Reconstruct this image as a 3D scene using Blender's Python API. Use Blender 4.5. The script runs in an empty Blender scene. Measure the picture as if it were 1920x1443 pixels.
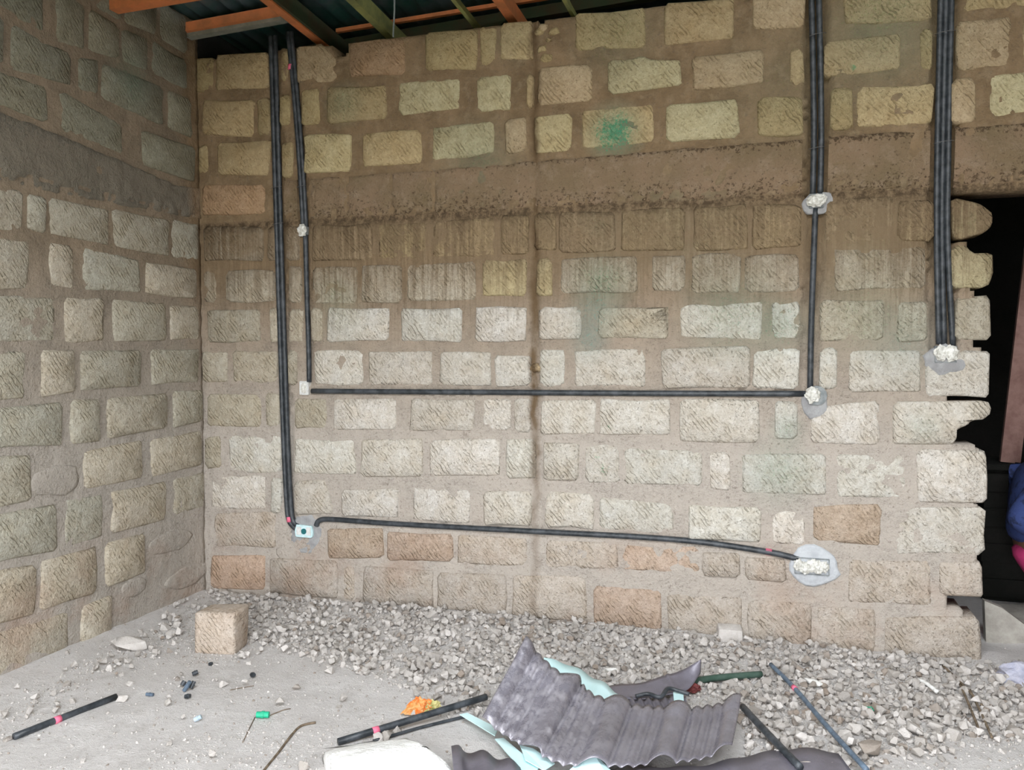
import bpy, bmesh, math, random
from mathutils import Vector, Matrix, noise
random.seed(7)
R = random.random
U = random.uniform
C = bpy.context.scene.collection
sc = bpy.context.scene

# ------------------------------------------------------------ camera
CAM = Vector((3.1345, -4.1228, 1.3935))
FW = Vector((-0.29128542, 0.95573803, -0.04144417))
RT = Vector((0.956569103, 0.291504601, -0.00078652056))
UP = Vector((-0.01132946, 0.03987331, 0.99914051))
F = 1570.684
cd = bpy.data.cameras.new('camera'); cam = bpy.data.objects.new('camera', cd); C.objects.link(cam)
cd.sensor_width = 36; cd.lens = F / 1920 * 36; cd.clip_start = 0.05; cd.clip_end = 200
cam.matrix_world = Matrix((
    (RT.x, UP.x, -FW.x, CAM.x), (RT.y, UP.y, -FW.y, CAM.y), (RT.z, UP.z, -FW.z, CAM.z), (0, 0, 0, 1)))
sc.camera = cam

# ------------------------------------------------------------ world, daylight, exposure
w = bpy.data.worlds.new('sky'); sc.world = w; w.use_nodes = True
bg = w.node_tree.nodes['Background']; bg.inputs[0].default_value = (0.93, 0.96, 1.0, 1); bg.inputs[1].default_value = 3.0
OPEN = (0.9, 3.9, 0.0, 2.15)       # the wide doorway behind the camera: x0, x1, z0, z1
FRONT_Y = -5.4
pl = bpy.data.lights.new('doorway_portal', 'AREA'); pl.shape = 'RECTANGLE'
pl.size = OPEN[1] - OPEN[0]; pl.size_y = OPEN[3] - OPEN[2]; pl.cycles.is_portal = True
po = bpy.data.objects.new('doorway_portal', pl); C.objects.link(po)
po.location = ((OPEN[0] + OPEN[1]) / 2, FRONT_Y - 0.12, (OPEN[2] + OPEN[3]) / 2)
po.rotation_euler = (math.pi / 2, 0, 0)
HOLE = (1.1, 5.5, -5.3, -3.0)       # made-up gap in the roof behind the camera, added to brighten the floor
p2 = bpy.data.lights.new('added_roof_gap_portal', 'AREA'); p2.shape = 'RECTANGLE'
p2.size = HOLE[1] - HOLE[0]; p2.size_y = HOLE[3] - HOLE[2]; p2.cycles.is_portal = True
q2 = bpy.data.objects.new('added_roof_gap_portal', p2); C.objects.link(q2)
q2.location = ((HOLE[0] + HOLE[1]) / 2, (HOLE[2] + HOLE[3]) / 2, 3.80)
vs = sc.view_settings
sc.display_settings.display_device = 'sRGB'
vs.view_transform = 'Standard'; vs.look = 'None'; vs.gamma = 1; vs.use_curve_mapping = False
vs.exposure = 2.08
sc.cycles.use_denoising = True
sc.cycles.max_bounces = 8; sc.cycles.diffuse_bounces = 5

# ------------------------------------------------------------ helpers
def ray(px, py):
    return FW + RT * ((px - 960) / F) - UP * ((py - 721.5) / F)
def atY(px, py, y=0.0):
    d = ray(px, py); return CAM + d * ((y - CAM.y) / d.y)
def atX(px, py, x=0.0):
    d = ray(px, py); return CAM + d * ((x - CAM.x) / d.x)
def atZ(px, py, z=0.0):
    d = ray(px, py); return CAM + d * ((z - CAM.z) / d.z)
def project(p):
    d = p - CAM; z = d.dot(FW)
    return 960 + F * d.dot(RT) / z, 721.5 - F * d.dot(UP) / z
def lerp_line(pts, x):
    if x <= pts[0][0]: a, b = pts[0], pts[1]
    elif x >= pts[-1][0]: a, b = pts[-2], pts[-1]
    else:
        for a, b in zip(pts, pts[1:]):
            if a[0] <= x <= b[0]: break
    t = (x - a[0]) / (b[0] - a[0]); return a[1] + (b[1] - a[1]) * t
def inpoly(x, y, poly):
    c = False; j = len(poly) - 1
    for i in range(len(poly)):
        xi, yi = poly[i]; xj, yj = poly[j]
        if (yi > y) != (yj > y) and x < (xj - xi) * (y - yi) / (yj - yi) + xi: c = not c
        j = i
    return c
def N(x, y=0, z=0): return noise.noise(Vector((x, y, z)))

def mesh(name, verts, faces, m, smooth=True):
    me = bpy.data.meshes.new(name); me.from_pydata([tuple(v) for v in verts], [], faces)
    me.materials.append(m)
    if smooth: me.polygons.foreach_set('use_smooth', [True] * len(me.polygons))
    me.update(); return me
def link(name, me, parent=None, loc=None, rot=None):
    o = bpy.data.objects.new(name, me); C.objects.link(o)
    if parent: o.parent = parent
    if loc is not None: o.location = loc
    if rot is not None: o.rotation_euler = rot
    return o
def tag(o, label=None, cat=None, group=None, kind=None):
    if label: o['label'] = label
    if cat: o['category'] = cat
    if group: o['group'] = group
    if kind: o['kind'] = kind
    return o
def empty(name, loc, label, cat, group=None):
    o = bpy.data.objects.new(name, None); C.objects.link(o); o.location = loc; o.empty_display_size = .05
    return tag(o, label, cat, group)

class MB:
    def __init__(s): s.v = []; s.f = []
    def add(s, v, f):
        k = len(s.v); s.v += [Vector(a) for a in v]; s.f += [tuple(i + k for i in q) for q in f]; return s
    def box(s, c, d, rot=None):
        c = Vector(c); v = [Vector((x * d[0] / 2, y * d[1] / 2, z * d[2] / 2)) for x in (-1, 1) for y in (-1, 1) for z in (-1, 1)]
        if rot is not None: v = [rot @ a for a in v]
        return s.add([a + c for a in v], [(0, 1, 3, 2), (4, 6, 7, 5), (0, 4, 5, 1), (2, 3, 7, 6), (0, 2, 6, 4), (1, 5, 7, 3)])
    def beam(s, a, b, wd, ht, up=Vector((0, 0, 1))):
        a = Vector(a); b = Vector(b); t = (b - a).normalized(); sd = t.cross(up).normalized(); u = sd.cross(t)
        v = [p + sd * (x * wd / 2) + u * (z * ht / 2) for p in (a, b) for x, z in ((-1, -1), (1, -1), (1, 1), (-1, 1))]
        return s.add(v, [(0, 3, 2, 1), (4, 5, 6, 7), (0, 1, 5, 4), (1, 2, 6, 5), (2, 3, 7, 6), (3, 0, 4, 7)])
    def tube(s, pts, r, n=10, caps=True):
        pts = [Vector(p) for p in pts]; rings = []; up = None
        for i, p in enumerate(pts):
            t = (pts[min(i + 1, len(pts) - 1)] - pts[max(i - 1, 0)]).normalized()
            if up is None:
                up = Vector((0, 0, 1)) if abs(t.z) < .9 else Vector((0, 1, 0))
            a = t.cross(up).normalized(); b = a.cross(t).normalized(); up = b
            rr = r[i] if isinstance(r, (list, tuple)) else r
            rings.append([p + (a * math.cos(q * 2 * math.pi / n) + b * math.sin(q * 2 * math.pi / n)) * rr for q in range(n)])
        v = [x for g in rings for x in g]; f = []
        for i in range(len(rings) - 1):
            for q in range(n):
                q2 = (q + 1) % n; f.append((i * n + q, i * n + q2, (i + 1) * n + q2, (i + 1) * n + q))
        if caps:
            f.append(tuple(range(n - 1, -1, -1))); f.append(tuple(range(len(v) - n, len(v))))
        return s.add(v, f)
    def build(s, name, m, parent=None, smooth=False, origin=None):
        o = Vector(origin) if origin is not None else Vector((0, 0, 0))
        me = mesh(name, [a - o for a in s.v], s.f, m, smooth)
        return link(name, me, parent, None if (origin is None or parent) else o)
def spline(pts, n=8):
    pts = [Vector(p) for p in pts]; out = []
    for i in range(len(pts) - 1):
        p0 = pts[max(i - 1, 0)]; p1 = pts[i]; p2 = pts[i + 1]; p3 = pts[min(i + 2, len(pts) - 1)]
        for k in range(n):
            t = k / n
            out.append(.5 * ((2 * p1) + (p2 - p0) * t + (2 * p0 - 5 * p1 + 4 * p2 - p3) * t * t + (3 * p1 - p0 - 3 * p2 + p3) * t ** 3))
    out.append(pts[-1]); return out

# ------------------------------------------------------------ materials
class NT:
    def __init__(s, name):
        s.m = bpy.data.materials.new(name); s.m.use_nodes = True; s.t = s.m.node_tree; s.n = s.t.nodes
        s.b = s.n['Principled BSDF']; s.b.inputs['Specular IOR Level'].default_value = .25
    def new(s, ty, **k):
        n = s.n.new(ty)
        for a, b in k.items(): setattr(n, a, b)
        return n
    def l(s, a, b): s.t.links.new(a, b)
    def put(s, sock, v):
        if hasattr(v, 'is_output'): s.l(v, sock)
        elif isinstance(v, (tuple, list)) and len(v) == 3 and sock.type == 'RGBA': sock.default_value = (*v, 1)
        else: sock.default_value = v
    def math(s, op, a, b=0.0, c=None, clamp=False):
        n = s.new('ShaderNodeMath', operation=op, use_clamp=clamp); s.put(n.inputs[0], a); s.put(n.inputs[1], b)
        if c is not None: s.put(n.inputs[2], c)
        return n.outputs[0]
    def mix(s, f, a, b, mode='MIX'):
        n = s.new('ShaderNodeMix', data_type='RGBA', blend_type=mode); n.clamp_factor = True
        s.put(n.inputs[0], f); s.put(n.inputs[6], a); s.put(n.inputs[7], b); return n.outputs[2]
    def noise(s, vec, scale, detail=4, rough=.6, dist=0):
        n = s.new('ShaderNodeTexNoise'); s.l(vec, n.inputs['Vector']); n.inputs['Scale'].default_value = scale
        n.inputs['Detail'].default_value = detail; n.inputs['Roughness'].default_value = rough; n.inputs['Distortion'].default_value = dist
        return n.outputs[0]
    def ramp(s, v, a, b, ca=0.0, cb=1.0):
        n = s.new('ShaderNodeMapRange', clamp=True); s.put(n.inputs[0], v)
        n.inputs[1].default_value = a; n.inputs[2].default_value = b; n.inputs[3].default_value = ca; n.inputs[4].default_value = cb
        return n.outputs[0]
    def vec(s, v, scale=(1, 1, 1), rot=(0, 0, 0)):
        n = s.new('ShaderNodeMapping'); s.l(v, n.inputs[0]); n.inputs['Scale'].default_value = scale; n.inputs['Rotation'].default_value = rot
        return n.outputs[0]
    def bump(s, h, strength, dist):
        n = s.new('ShaderNodeBump'); s.put(n.inputs['Height'], h); n.inputs['Strength'].default_value = strength; n.inputs['Distance'].default_value = dist
        s.l(n.outputs[0], s.b.inputs['Normal']); return n
    def pos(s): return s.new('ShaderNodeNewGeometry').outputs['Position']
    def obj(s): return s.new('ShaderNodeTexCoord').outputs['Object']

GREEN = []
def gr(px, py, r, col, k, wall='B'):
    p = atY(px, py) if wall == 'B' else atX(px, py)
    GREEN.append((p, r, col, k))
EM = (.02, .30, .14); TE = (.10, .36, .30); PG = (.30, .44, .22); OL = (.16, .20, .05)
gr(1152, 248, .12, EM, 1.6); gr(1130, 520, .14, EM, .75); gr(1130, 420, .09, (.04, .20, .08), .75); gr(1115, 585, .12, TE, .6)
gr(1105, 640, .09, TE, .55); gr(645, 195, .10, PG, .6); gr(1650, 25, .22, OL, .75); gr(1370, 590, .2, EM, .5)
gr(1465, 610, .12, EM, .5); gr(1143, 800, .018, EM, 1.4); gr(1120, 856, .017, EM, 1.4); gr(1132, 880, .03, EM, 1.0)
gr(1475, 805, .07, EM, .5); gr(1460, 885, .14, EM, .5); gr(245, 150, .13, (.03, .2, .1), .7, 'L'); gr(1600, 128, .02, EM, 1.2)
gr(965, 70, .12, OL, .55); gr(1160, 60, .2, OL, .6); gr(900, 305, .2, (.1, .2, .08), .6); gr(1330, 450, .25, (.12, .17, .07), .6)
gr(1730, 800, .07, EM, .4); gr(630, 545, .1, PG, .5); gr(640, 590, .14, PG, .35); gr(1700, 640, .16, TE, .4); gr(1240, 400, .2, OL, .45)
gr(1820, 410, .09, OL, .9); gr(1640, 430, .25, OL, .55); gr(1620, 590, .2, PG, .45); gr(1480, 160, .3, OL, .4); gr(1680, 90, .25, PG, .35)
CRX = atY(1003, 600).x
def stains(t, col, P):
    sep = t.new('ShaderNodeSeparateXYZ'); t.l(P, sep.inputs[0]); X, Y, Z = sep.outputs
    fine = t.noise(P, 80, 4, .85)
    for p, r, c, k in GREEN:
        d = t.new('ShaderNodeVectorMath', operation='DISTANCE'); t.l(P, d.inputs[0]); d.inputs[1].default_value = tuple(p)
        m = t.ramp(d.outputs['Value'], r * .15, r * 1.25, k, 0)
        th = t.math('ADD', t.math('MULTIPLY', m, .62), t.math('MULTIPLY', t.math('SUBTRACT', fine, .5), 3.4))
        f = t.math('MULTIPLY', t.math('MULTIPLY', t.math('MULTIPLY', t.math('SUBTRACT', th, .42), 1.7, clamp=True), t.ramp(d.outputs['Value'], r * .7, r * 1.4, 1, 0)), min(k, .9))
        col = t.mix(f, col, c)
        if r > .05: col = t.mix(t.ramp(d.outputs['Value'], r * .3, r * 1.5, .45 * min(k, 1), 0), col, tuple(.4 * a + .12 for a in c))
    # run-off streaks under the ring beam
    st = t.noise(t.vec(P, (62, 62, 2.6)), 1, 3, .7)
    zf = t.math('MULTIPLY', t.ramp(Z, 1.35, 2.05, 0, 1), t.ramp(Z, 2.13, 2.10, 0, 1))
    big = t.noise(t.vec(P, (2.2, 2.2, .3)), 1, 2, .5)
    s = t.ramp(t.math('ADD', st, t.math('MULTIPLY', zf, .19)), .55, .70, 0, .95)
    s = t.math('MULTIPLY', t.math('MULTIPLY', s, zf), t.math('MULTIPLY', t.ramp(big, .38, .6, .5, 1.0), t.ramp(Y, -.05, -.02, 0, 1)))
    col = t.mix(s, col, (.10, .068, .036))
    wash = t.math('MULTIPLY', t.ramp(Z, 1.6, 1.95, 0, .85), t.ramp(Z, 2.13, 2.10, 0, 1))
    wash = t.math('MULTIPLY', wash, t.math('MULTIPLY', t.ramp(Y, -.05, -.02, .15, 1), t.ramp(t.noise(P, 5, 4, .7), .35, .6, .5, 1)))
    col = t.mix(wash, col, (.215, .155, .095))
    gap_shade = t.math('MULTIPLY', t.math('MULTIPLY', t.ramp(Z, 2.045, 2.09, 0, 1), t.ramp(Z, 2.125, 2.11, 0, 1)), t.ramp(t.noise(P, 30, 4, .8), .40, .58, 0, .85))  # dark speckled band paints the shaded gap under the beam
    col = t.mix(t.math('MULTIPLY', gap_shade, t.ramp(Y, -.05, -.02, 0, 1)), col, (.055, .036, .02))
    # brown water mark down the cracked joint
    wob = t.math('MULTIPLY', t.math('SUBTRACT', t.noise(t.vec(P, (1, 1, 5)), 1, 3, .6), .5), .10)
    dx = t.math('ABSOLUTE', t.math('SUBTRACT', t.math('ADD', X, wob), CRX))
    m = t.math('MULTIPLY', t.ramp(dx, .006, .034, .95, 0), t.math('MULTIPLY', t.ramp(Z, .45, 1.1, .4, 1), t.ramp(t.noise(t.vec(P, (9, 9, 4)), 1, 3, .7), .36, .52, .45, 1)))
    m = t.math('MULTIPLY', m, t.ramp(Y, -.05, -.02, 0, 1))
    col = t.mix(m, col, (.13, .085, .045))
    # rusty red earth low on the walls
    low = t.math('MULTIPLY', t.ramp(Z, .62, .3, 0, 1), t.ramp(t.noise(P, 2.6, 4, .6), .50, .68, 0, .45))
    col = t.mix(low, col, (.38, .26, .19))
    return col, fine

def stone_mat():
    t = NT('hewn_stone'); P = t.pos(); O = t.obj()
    oi = t.new('ShaderNodeObjectInfo')
    off = t.new('ShaderNodeVectorMath', operation='ADD'); t.l(O, off.inputs[0])
    cmb = t.new('ShaderNodeCombineXYZ'); rr = t.math('MULTIPLY', oi.outputs['Random'], 37.0); t.l(rr, cmb.inputs[0]); t.l(rr, cmb.inputs[2]); t.l(cmb.outputs[0], off.inputs[1])
    V = off.outputs[0]
    n1 = t.noise(V, 9, 5, .65); n2 = t.noise(V, 95, 3, .7); n3 = t.noise(V, 28, 4, .7)
    base = oi.outputs['Color']
    col = t.mix(t.ramp(n1, .35, .7, 0, .55), base, t.mix(1, base, (.80, .70, .56), 'MULTIPLY'))
    col = t.mix(t.ramp(n3, .52, .75, 0, .5), col, t.mix(1, base, (1.12, 1.12, 1.10), 'MULTIPLY'))
    pit = t.ramp(n2, .60, .70, 0, .55)
    col = t.mix(pit, col, t.mix(1, base, (.42, .36, .28), 'MULTIPLY'))
    # chisel scratches running down to the right
    wv = t.new('ShaderNodeTexWave', wave_type='BANDS', bands_direction='X'); t.l(t.vec(V, (1, 1, 1), (0, math.radians(40), 0)), wv.inputs[0])
    wv.inputs['Scale'].default_value = 17; wv.inputs['Distortion'].default_value = 5; wv.inputs['Detail'].default_value = 3; wv.inputs['Detail Scale'].default_value = 1.4
    scr = t.math('MULTIPLY', t.ramp(wv.outputs[1], .0, .45, 1, 0), t.ramp(n1, .42, .6, 0, 1))
    scr = t.math('MULTIPLY', scr, t.ramp(t.noise(V, 30, 2, .5), .40, .58, 0, 1))
    col = t.mix(t.math('MULTIPLY', scr, .28), col, t.mix(1, base, (.55, .47, .37), 'MULTIPLY'))
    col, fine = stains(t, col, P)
    gr_ = t.ramp(t.noise(V, 48, 5, .85), .42, .62, 0, 1)
    col = t.mix(.34, col, t.mix(gr_, t.mix(1, col, (.55, .49, .40), 'MULTIPLY'), t.mix(1, col, (1.2, 1.2, 1.18), 'MULTIPLY')))
    t.l(col, t.b.inputs['Base Color']); t.b.inputs['Roughness'].default_value = .92
    h = t.math('ADD', t.math('MULTIPLY', n3, .8), t.math('MULTIPLY', n2, .45))
    h = t.math('SUBTRACT', h, t.math('ADD', t.math('MULTIPLY', scr, .45), t.math('MULTIPLY', pit, .5)))
    t.bump(h, 1.0, .013)
    return t.m
def mortar_mat():
    t = NT('mortar'); P = t.pos()
    n1 = t.noise(P, 5, 5, .6); n2 = t.noise(P, 70, 4, .7); n3 = t.noise(P, 18, 4, .65)
    col = t.mix(t.ramp(n1, .35, .65, 0, 1), (.255, .178, .105), (.175, .122, .068))
    col = t.mix(t.ramp(n3, .5, .7, 0, .6), col, (.31, .235, .15))
    sep = t.new('ShaderNodeSeparateXYZ'); t.l(P, sep.inputs[0])
    col = t.mix(t.ramp(sep.outputs[2], .9, 1.9, .74, 0), col, (.51, .475, .435))  # paler low, darker high: part of the light falloff is in the colour
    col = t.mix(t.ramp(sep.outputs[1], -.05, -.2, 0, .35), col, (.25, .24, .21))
    col = t.mix(t.ramp(n2, .56, .70, 0, .6), col, (.13, .10, .075))
    ck_ = t.noise(t.vec(P, (1, 1, 2.2)), 11, 6, .8, 1.2)
    ckm = t.math('MULTIPLY', t.ramp(t.math('ABSOLUTE', t.math('SUBTRACT', ck_, .5)), .0, .014, 1, 0), t.ramp(n1, .42, .6, 0, .85))
    col = t.mix(ckm, col, (.07, .05, .035))
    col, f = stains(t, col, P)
    t.l(col, t.b.inputs['Base Color']); t.b.inputs['Roughness'].default_value = .95
    t.bump(t.math('ADD', t.math('MULTIPLY', n3, 1.0), t.math('MULTIPLY', n2, .6)), .9, .012)
    return t.m
def beam_mat():
    t = NT('rough_concrete'); P = t.pos()
    n1 = t.noise(P, 4, 5, .6); n2 = t.noise(P, 60, 4, .75); n3 = t.noise(P, 16, 5, .7)
    sep = t.new('ShaderNodeSeparateXYZ'); t.l(P, sep.inputs[0])
    col = t.mix(t.ramp(n1, .35, .65, 0, 1), (.285, .20, .13), (.21, .155, .09))
    col = t.mix(t.ramp(n3, .5, .7, 0, .6), col, (.38, .29, .21))
    col = t.mix(t.ramp(t.math('ADD', n2, t.math('ADD', t.ramp(sep.outputs[2], 2.24, 2.12, 0, .11), t.ramp(sep.outputs[2], 2.31, 2.36, 0, .16))), .60, .69, 0, .85), col, (.07, .045, .025))  # dark specks thickened at both edges paint the shadow lines along the beam
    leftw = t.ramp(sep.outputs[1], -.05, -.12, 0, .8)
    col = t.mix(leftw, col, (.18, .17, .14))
    t.l(col, t.b.inputs['Base Color']); t.b.inputs['Roughness'].default_value = .95
    t.bump(t.math('ADD', n3, t.math('MULTIPLY', n2, .7)), 1, .02)
    return t.m
def simple(name, c1, c2=None, scale=12, rough=.7, bump=0, bscale=60, metal=0, contrast=(.4, .62), spec=.3, world=True):
    t = NT(name); P = t.pos() if world else t.obj(); t.b.inputs['Roughness'].default_value = rough; t.b.inputs['Metallic'].default_value = metal
    t.b.inputs['Specular IOR Level'].default_value = spec
    if c2: t.l(t.mix(t.ramp(t.noise(P, scale, 5, .65), *contrast, 0, 1), c1, c2), t.b.inputs['Base Color'])
    else: t.b.inputs['Base Color'].default_value = (*c1, 1)
    if bump: t.bump(t.noise(P, bscale, 4, .7), 1, bump)
    return t.m
def rubble_mat(name, tint=True):
    t = NT(name); P = t.pos(); oi = t.new('ShaderNodeObjectInfo'); geo = t.new('ShaderNodeNewGeometry')
    n1 = t.noise(P, 30, 4, .65); n2 = t.noise(P, 160, 3, .7)
    v = oi.outputs['Random'] if tint else geo.outputs['Random Per Island']
    a = t.mix(t.ramp(v, 0, 1), (.36, .335, .31), (.62, .59, .565))
    a = t.mix(t.ramp(v, .0, .14, .65, 0), a, (.24, .175, .125))
    a = t.mix(t.ramp(n1, .4, .7, 0, .5), a, (.36, .325, .29))
    t.l(a, t.b.inputs['Base Color']); t.b.inputs['Roughness'].default_value = .95
    t.bump(t.math('ADD', n1, n2), .8, .004)
    return t.m
def dirt_mat():
    t = NT('dusty_ground'); P = t.pos()
    n1 = t.noise(P, 2.2, 5, .6); n2 = t.noise(P, 26, 6, .75); n3 = t.noise(P, 120, 4, .8)
    col = t.mix(t.ramp(n1, .38, .62, 0, 1), (.80, .775, .76), (.73, .70, .68))
    col = t.mix(t.ramp(n2, .52, .68, 0, .55), col, (.54, .51, .485))
    col = t.mix(t.ramp(n3, .60, .72, 0, .4), col, (.34, .31, .28))
    t.l(col, t.b.inputs['Base Color']); t.b.inputs['Roughness'].default_value = .96
    t.bump(t.math('ADD', t.math('MULTIPLY', n2, 1.0), t.math('MULTIPLY', n3, .7)), .9, .016)
    return t.m
M = {}
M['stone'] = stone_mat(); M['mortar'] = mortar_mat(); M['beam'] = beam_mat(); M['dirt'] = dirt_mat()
M['rubble'] = rubble_mat('rubble'); M['gravel'] = rubble_mat('gravel', False)
M['pipe'] = simple('black_plastic', (.020, .025, .030), (.062, .070, .080), 25, .42, .0008, 90, spec=.45)
M['pink'] = simple('pink_print', (.75, .16, .26), rough=.6)
M['wire'] = simple('dull_wire', (.12, .12, .12), rough=.5)
M['paper'] = simple('crumpled_paper', (.80, .80, .76), (.50, .49, .44), 60, .9, .004, 120)
M['boxgrey'] = simple('box_grey', (.17, .19, .20), (.28, .30, .30), 40, .6)
M['boxwhite'] = simple('box_white', (.74, .76, .76), (.60, .60, .57), 70, .5)
M['boxcyan'] = simple('box_pale_cyan', (.62, .80, .84), (.50, .70, .72), 50, .45)
M['teal'] = simple('teal_plastic', (.02, .14, .15), rough=.5)
M['cement'] = simple('wet_cement', (.36, .365, .37), (.27, .27, .275), 14, .85, .006, 50)
M['cement2'] = simple('pale_cement', (.52, .545, .57), (.42, .44, .47), 14, .85, .006, 50)
M['orange'] = simple('orange_timber', (.58, .19, .07), (.40, .15, .06), 9, .7, .002, 60)
M['olive'] = simple('olive_timber', (.25, .26, .09), (.16, .17, .07), 9, .7, .002, 60)
M['darktimber'] = simple('dark_timber', (.035, .05, .025), (.05, .04, .02), 9, .8, .002, 60)
M['greyt'] = simple('weathered_plate', (.26, .26, .22), (.18, .18, .14), 9, .8, .002, 60)
M['roof'] = simple('roof_sheet_underside', (.03, .10, .085), (.10, .13, .14), 5, .35, metal=.3, spec=.5)
M['dark'] = simple('unlit_room_black', (.010, .011, .009), (.016, .015, .013), 4, .95, .01, 30)  # near black, painting in the darkness of the unlit room and doorway
M['plank'] = simple('reddish_plank', (.34, .20, .17), (.24, .13, .11), 14, .6, .002, 60)
M['sheetg'] = simple('purple_grey_sheet', (.15, .14, .17), (.20, .19, .23), 9, .38, .0015, 70, metal=.15, spec=.5)
def dusty():
    t = NT('dusty_grey_sheet'); P = t.obj(); sep = t.new('ShaderNodeSeparateXYZ'); t.l(P, sep.inputs[0])
    du = t.math('MULTIPLY', t.ramp(sep.outputs[0], .22, .50, 1, .12), t.ramp(t.noise(P, 22, 5, .75), .46, .66, 0, .8))
    base = t.mix(t.ramp(t.noise(P, 6, 4, .6), .4, .6, 0, 1), (.225, .215, .25), (.17, .16, .185))
    t.l(t.mix(du, base, (.40, .385, .42)), t.b.inputs['Base Color'])
    t.l(t.math('ADD', t.math('MULTIPLY', du, .4), .27), t.b.inputs['Roughness']); t.b.inputs['Specular IOR Level'].default_value = .8; t.b.inputs['Metallic'].default_value = .25
    t.bump(t.noise(P, 60, 3, .7), .5, .002); return t.m
M['sheetd'] = dusty()
M['cyan'] = simple('pale_cyan_sheet', (.62, .88, .90), (.68, .92, .94), 6, .4, spec=.5)
M['slab'] = simple('broken_concrete', (.42, .40, .36), (.30, .28, .25), 9, .9, .006, 40)
M['whiterock'] = simple('white_rock', (.80, .80, .78), (.68, .67, .64), 14, .95, .012, 26)
M['greencap'] = simple('green_plastic', (.02, .42, .24), (.03, .34, .2), 40, .45)
M['blueplastic'] = simple('blue_grey_plastic', (.13, .18, .24), (.08, .11, .15), 40, .45)
M['lightblue'] = simple('faded_blue_scrap', (.35, .45, .52), (.45, .52, .58), 40, .6)
M['wrapper'] = simple('orange_wrapper', (.72, .17, .03), (.62, .30, .10), 38, .35, .003, 70, contrast=(.45, .55))
M['wrapin'] = simple('wrapper_yellow', (.55, .48, .22), (.35, .34, .12), 60, .5)
M['twig'] = simple('dry_twig', (.10, .075, .05), (.22, .17, .12), 40, .9)
M['maroon'] = simple('maroon_plastic', (.22, .05, .05), (.12, .03, .03), 40, .6)
M['greenscrap'] = simple('dark_green_scrap', (.04, .08, .06), (.06, .10, .08), 30, .6)
M['bag'] = simple('pale_plastic_bag', (.36, .37, .47), (.48, .48, .56), 20, .4, .006, 40)
M['skin'] = simple('skin', (.14, .07, .045), (.17, .085, .055), 20, .55)
M['shirt'] = simple('blue_shirt', (.035, .055, .17), (.018, .026, .07), 22, .9, .002, 90, contrast=(.5, .6))
M['pants'] = simple('magenta_trousers', (.50, .04, .15), (.40, .03, .12), 9, .9, .002, 90)
M['hair'] = simple('black_hair', (.012, .010, .009), rough=.8, bump=.002)
M['eye'] = simple('eye_white', (.7, .68, .64), rough=.3)
M['ground'] = simple('earth_outside', (.17, .15, .09), (.12, .12, .06), 1.2, .95)
M['outer'] = simple('block_wall_plain', (.24, .20, .15), (.18, .15, .11), 5, .95, .008, 30)

# ------------------------------------------------------------ setting: floor
def fh(x, y):
    h = .012 * N(x * 1.3, y * 1.3, 3) + .006 * N(x * 6, y * 6, 7) + .004 * N(x * 19, y * 19, 1)
    d = max(0.0, 1 + y / .55) if y <= 0 else 1
    h += .035 * d * min(1, max(0, (x - .2) / 1.0)) * (1 + .5 * N(x * 4, y * 4, 9))
    h += .02 * max(0, 1 - x / .35) * (1 if y < 0 else 0)
    return h - .018
def grid_floor():
    v = []; f = []; xs = [-.1 + i * .03 for i in range(196)]; ys = []
    y = -5.45
    while y < 2.75: ys.append(y); y += .03 if -2.3 < y < .4 else .09
    for y in ys:
        for x in xs: v.append((x, y, fh(x, y)))
    n = len(xs)
    for j in range(len(ys) - 1):
        for i in range(n - 1): f.append((j * n + i, j * n + i + 1, (j + 1) * n + i + 1, (j + 1) * n + i))
    return link('floor', mesh('floor', v, f, M['dirt']))
tag(grid_floor(), kind='structure')

# ------------------------------------------------------------ setting: block walls
CHASE = []   # polylines (u,z) on the back wall with half width, depth
def chase(pts, hw, d):
    CHASE.append(([(atY(*p).x, atY(*p).z) for p in pts], hw, d))
LB = [(512, 68), (519, 300), (527, 560), (535, 800), (541, 930), (546, 975), (560, 992)]
LA = [(543, 60), (556, 200), (565, 320), (571, 425)]
LC = [(573, 440), (576, 560), (579, 650), (580, 716)]
RB = [(1527, -60), (1531, 100), (1533, 250), (1531, 365)]
RC = [(1529, 390), (1525, 500), (1521, 620), (1519, 728)]
FR = [(1776, -60), (1772, 100), (1768, 300), (1767, 450), (1771, 645)]
HZ = [(585, 733), (900, 735), (1200, 737), (1510, 738)]
LO = [(594, 985), (600, 975), (625, 973), (720, 980), (860, 988), (1050, 998), (1200, 1006), (1320, 1016), (1440, 1034), (1497, 1047)]
chase(LB, .040, .022); chase(LA, .030, .022); chase(LC, .022, .020); chase(RB, .052, .05); chase(RC, .040, .035); chase(FR, .058, .05)
chase(HZ, .018, .015); chase(LO, .020, .008)
def segd(px, pz, a, b):
    ax, az = a; bx, bz = b; dx, dz = bx - ax, bz - az
    t = max(0, min(1, ((px - ax) * dx + (pz - az) * dz) / (dx * dx + dz * dz + 1e-12)))
    return math.hypot(px - ax - dx * t, pz - az - dz * t)
def chase_depth(u, z, wob):
    d = 0
    for pts, hw, dep in CHASE:
        m = min(segd(u, z, a, b) for a, b in zip(pts, pts[1:]))
        if m < hw + wob: d = max(d, dep)
    return d
CRACK = [(CRX, 3.1), (CRX - .005, 2.4), (CRX + .0, 1.9), (CRX + .012, 1.4), (CRX + .02, .9), (CRX + .03, .4)]

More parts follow.
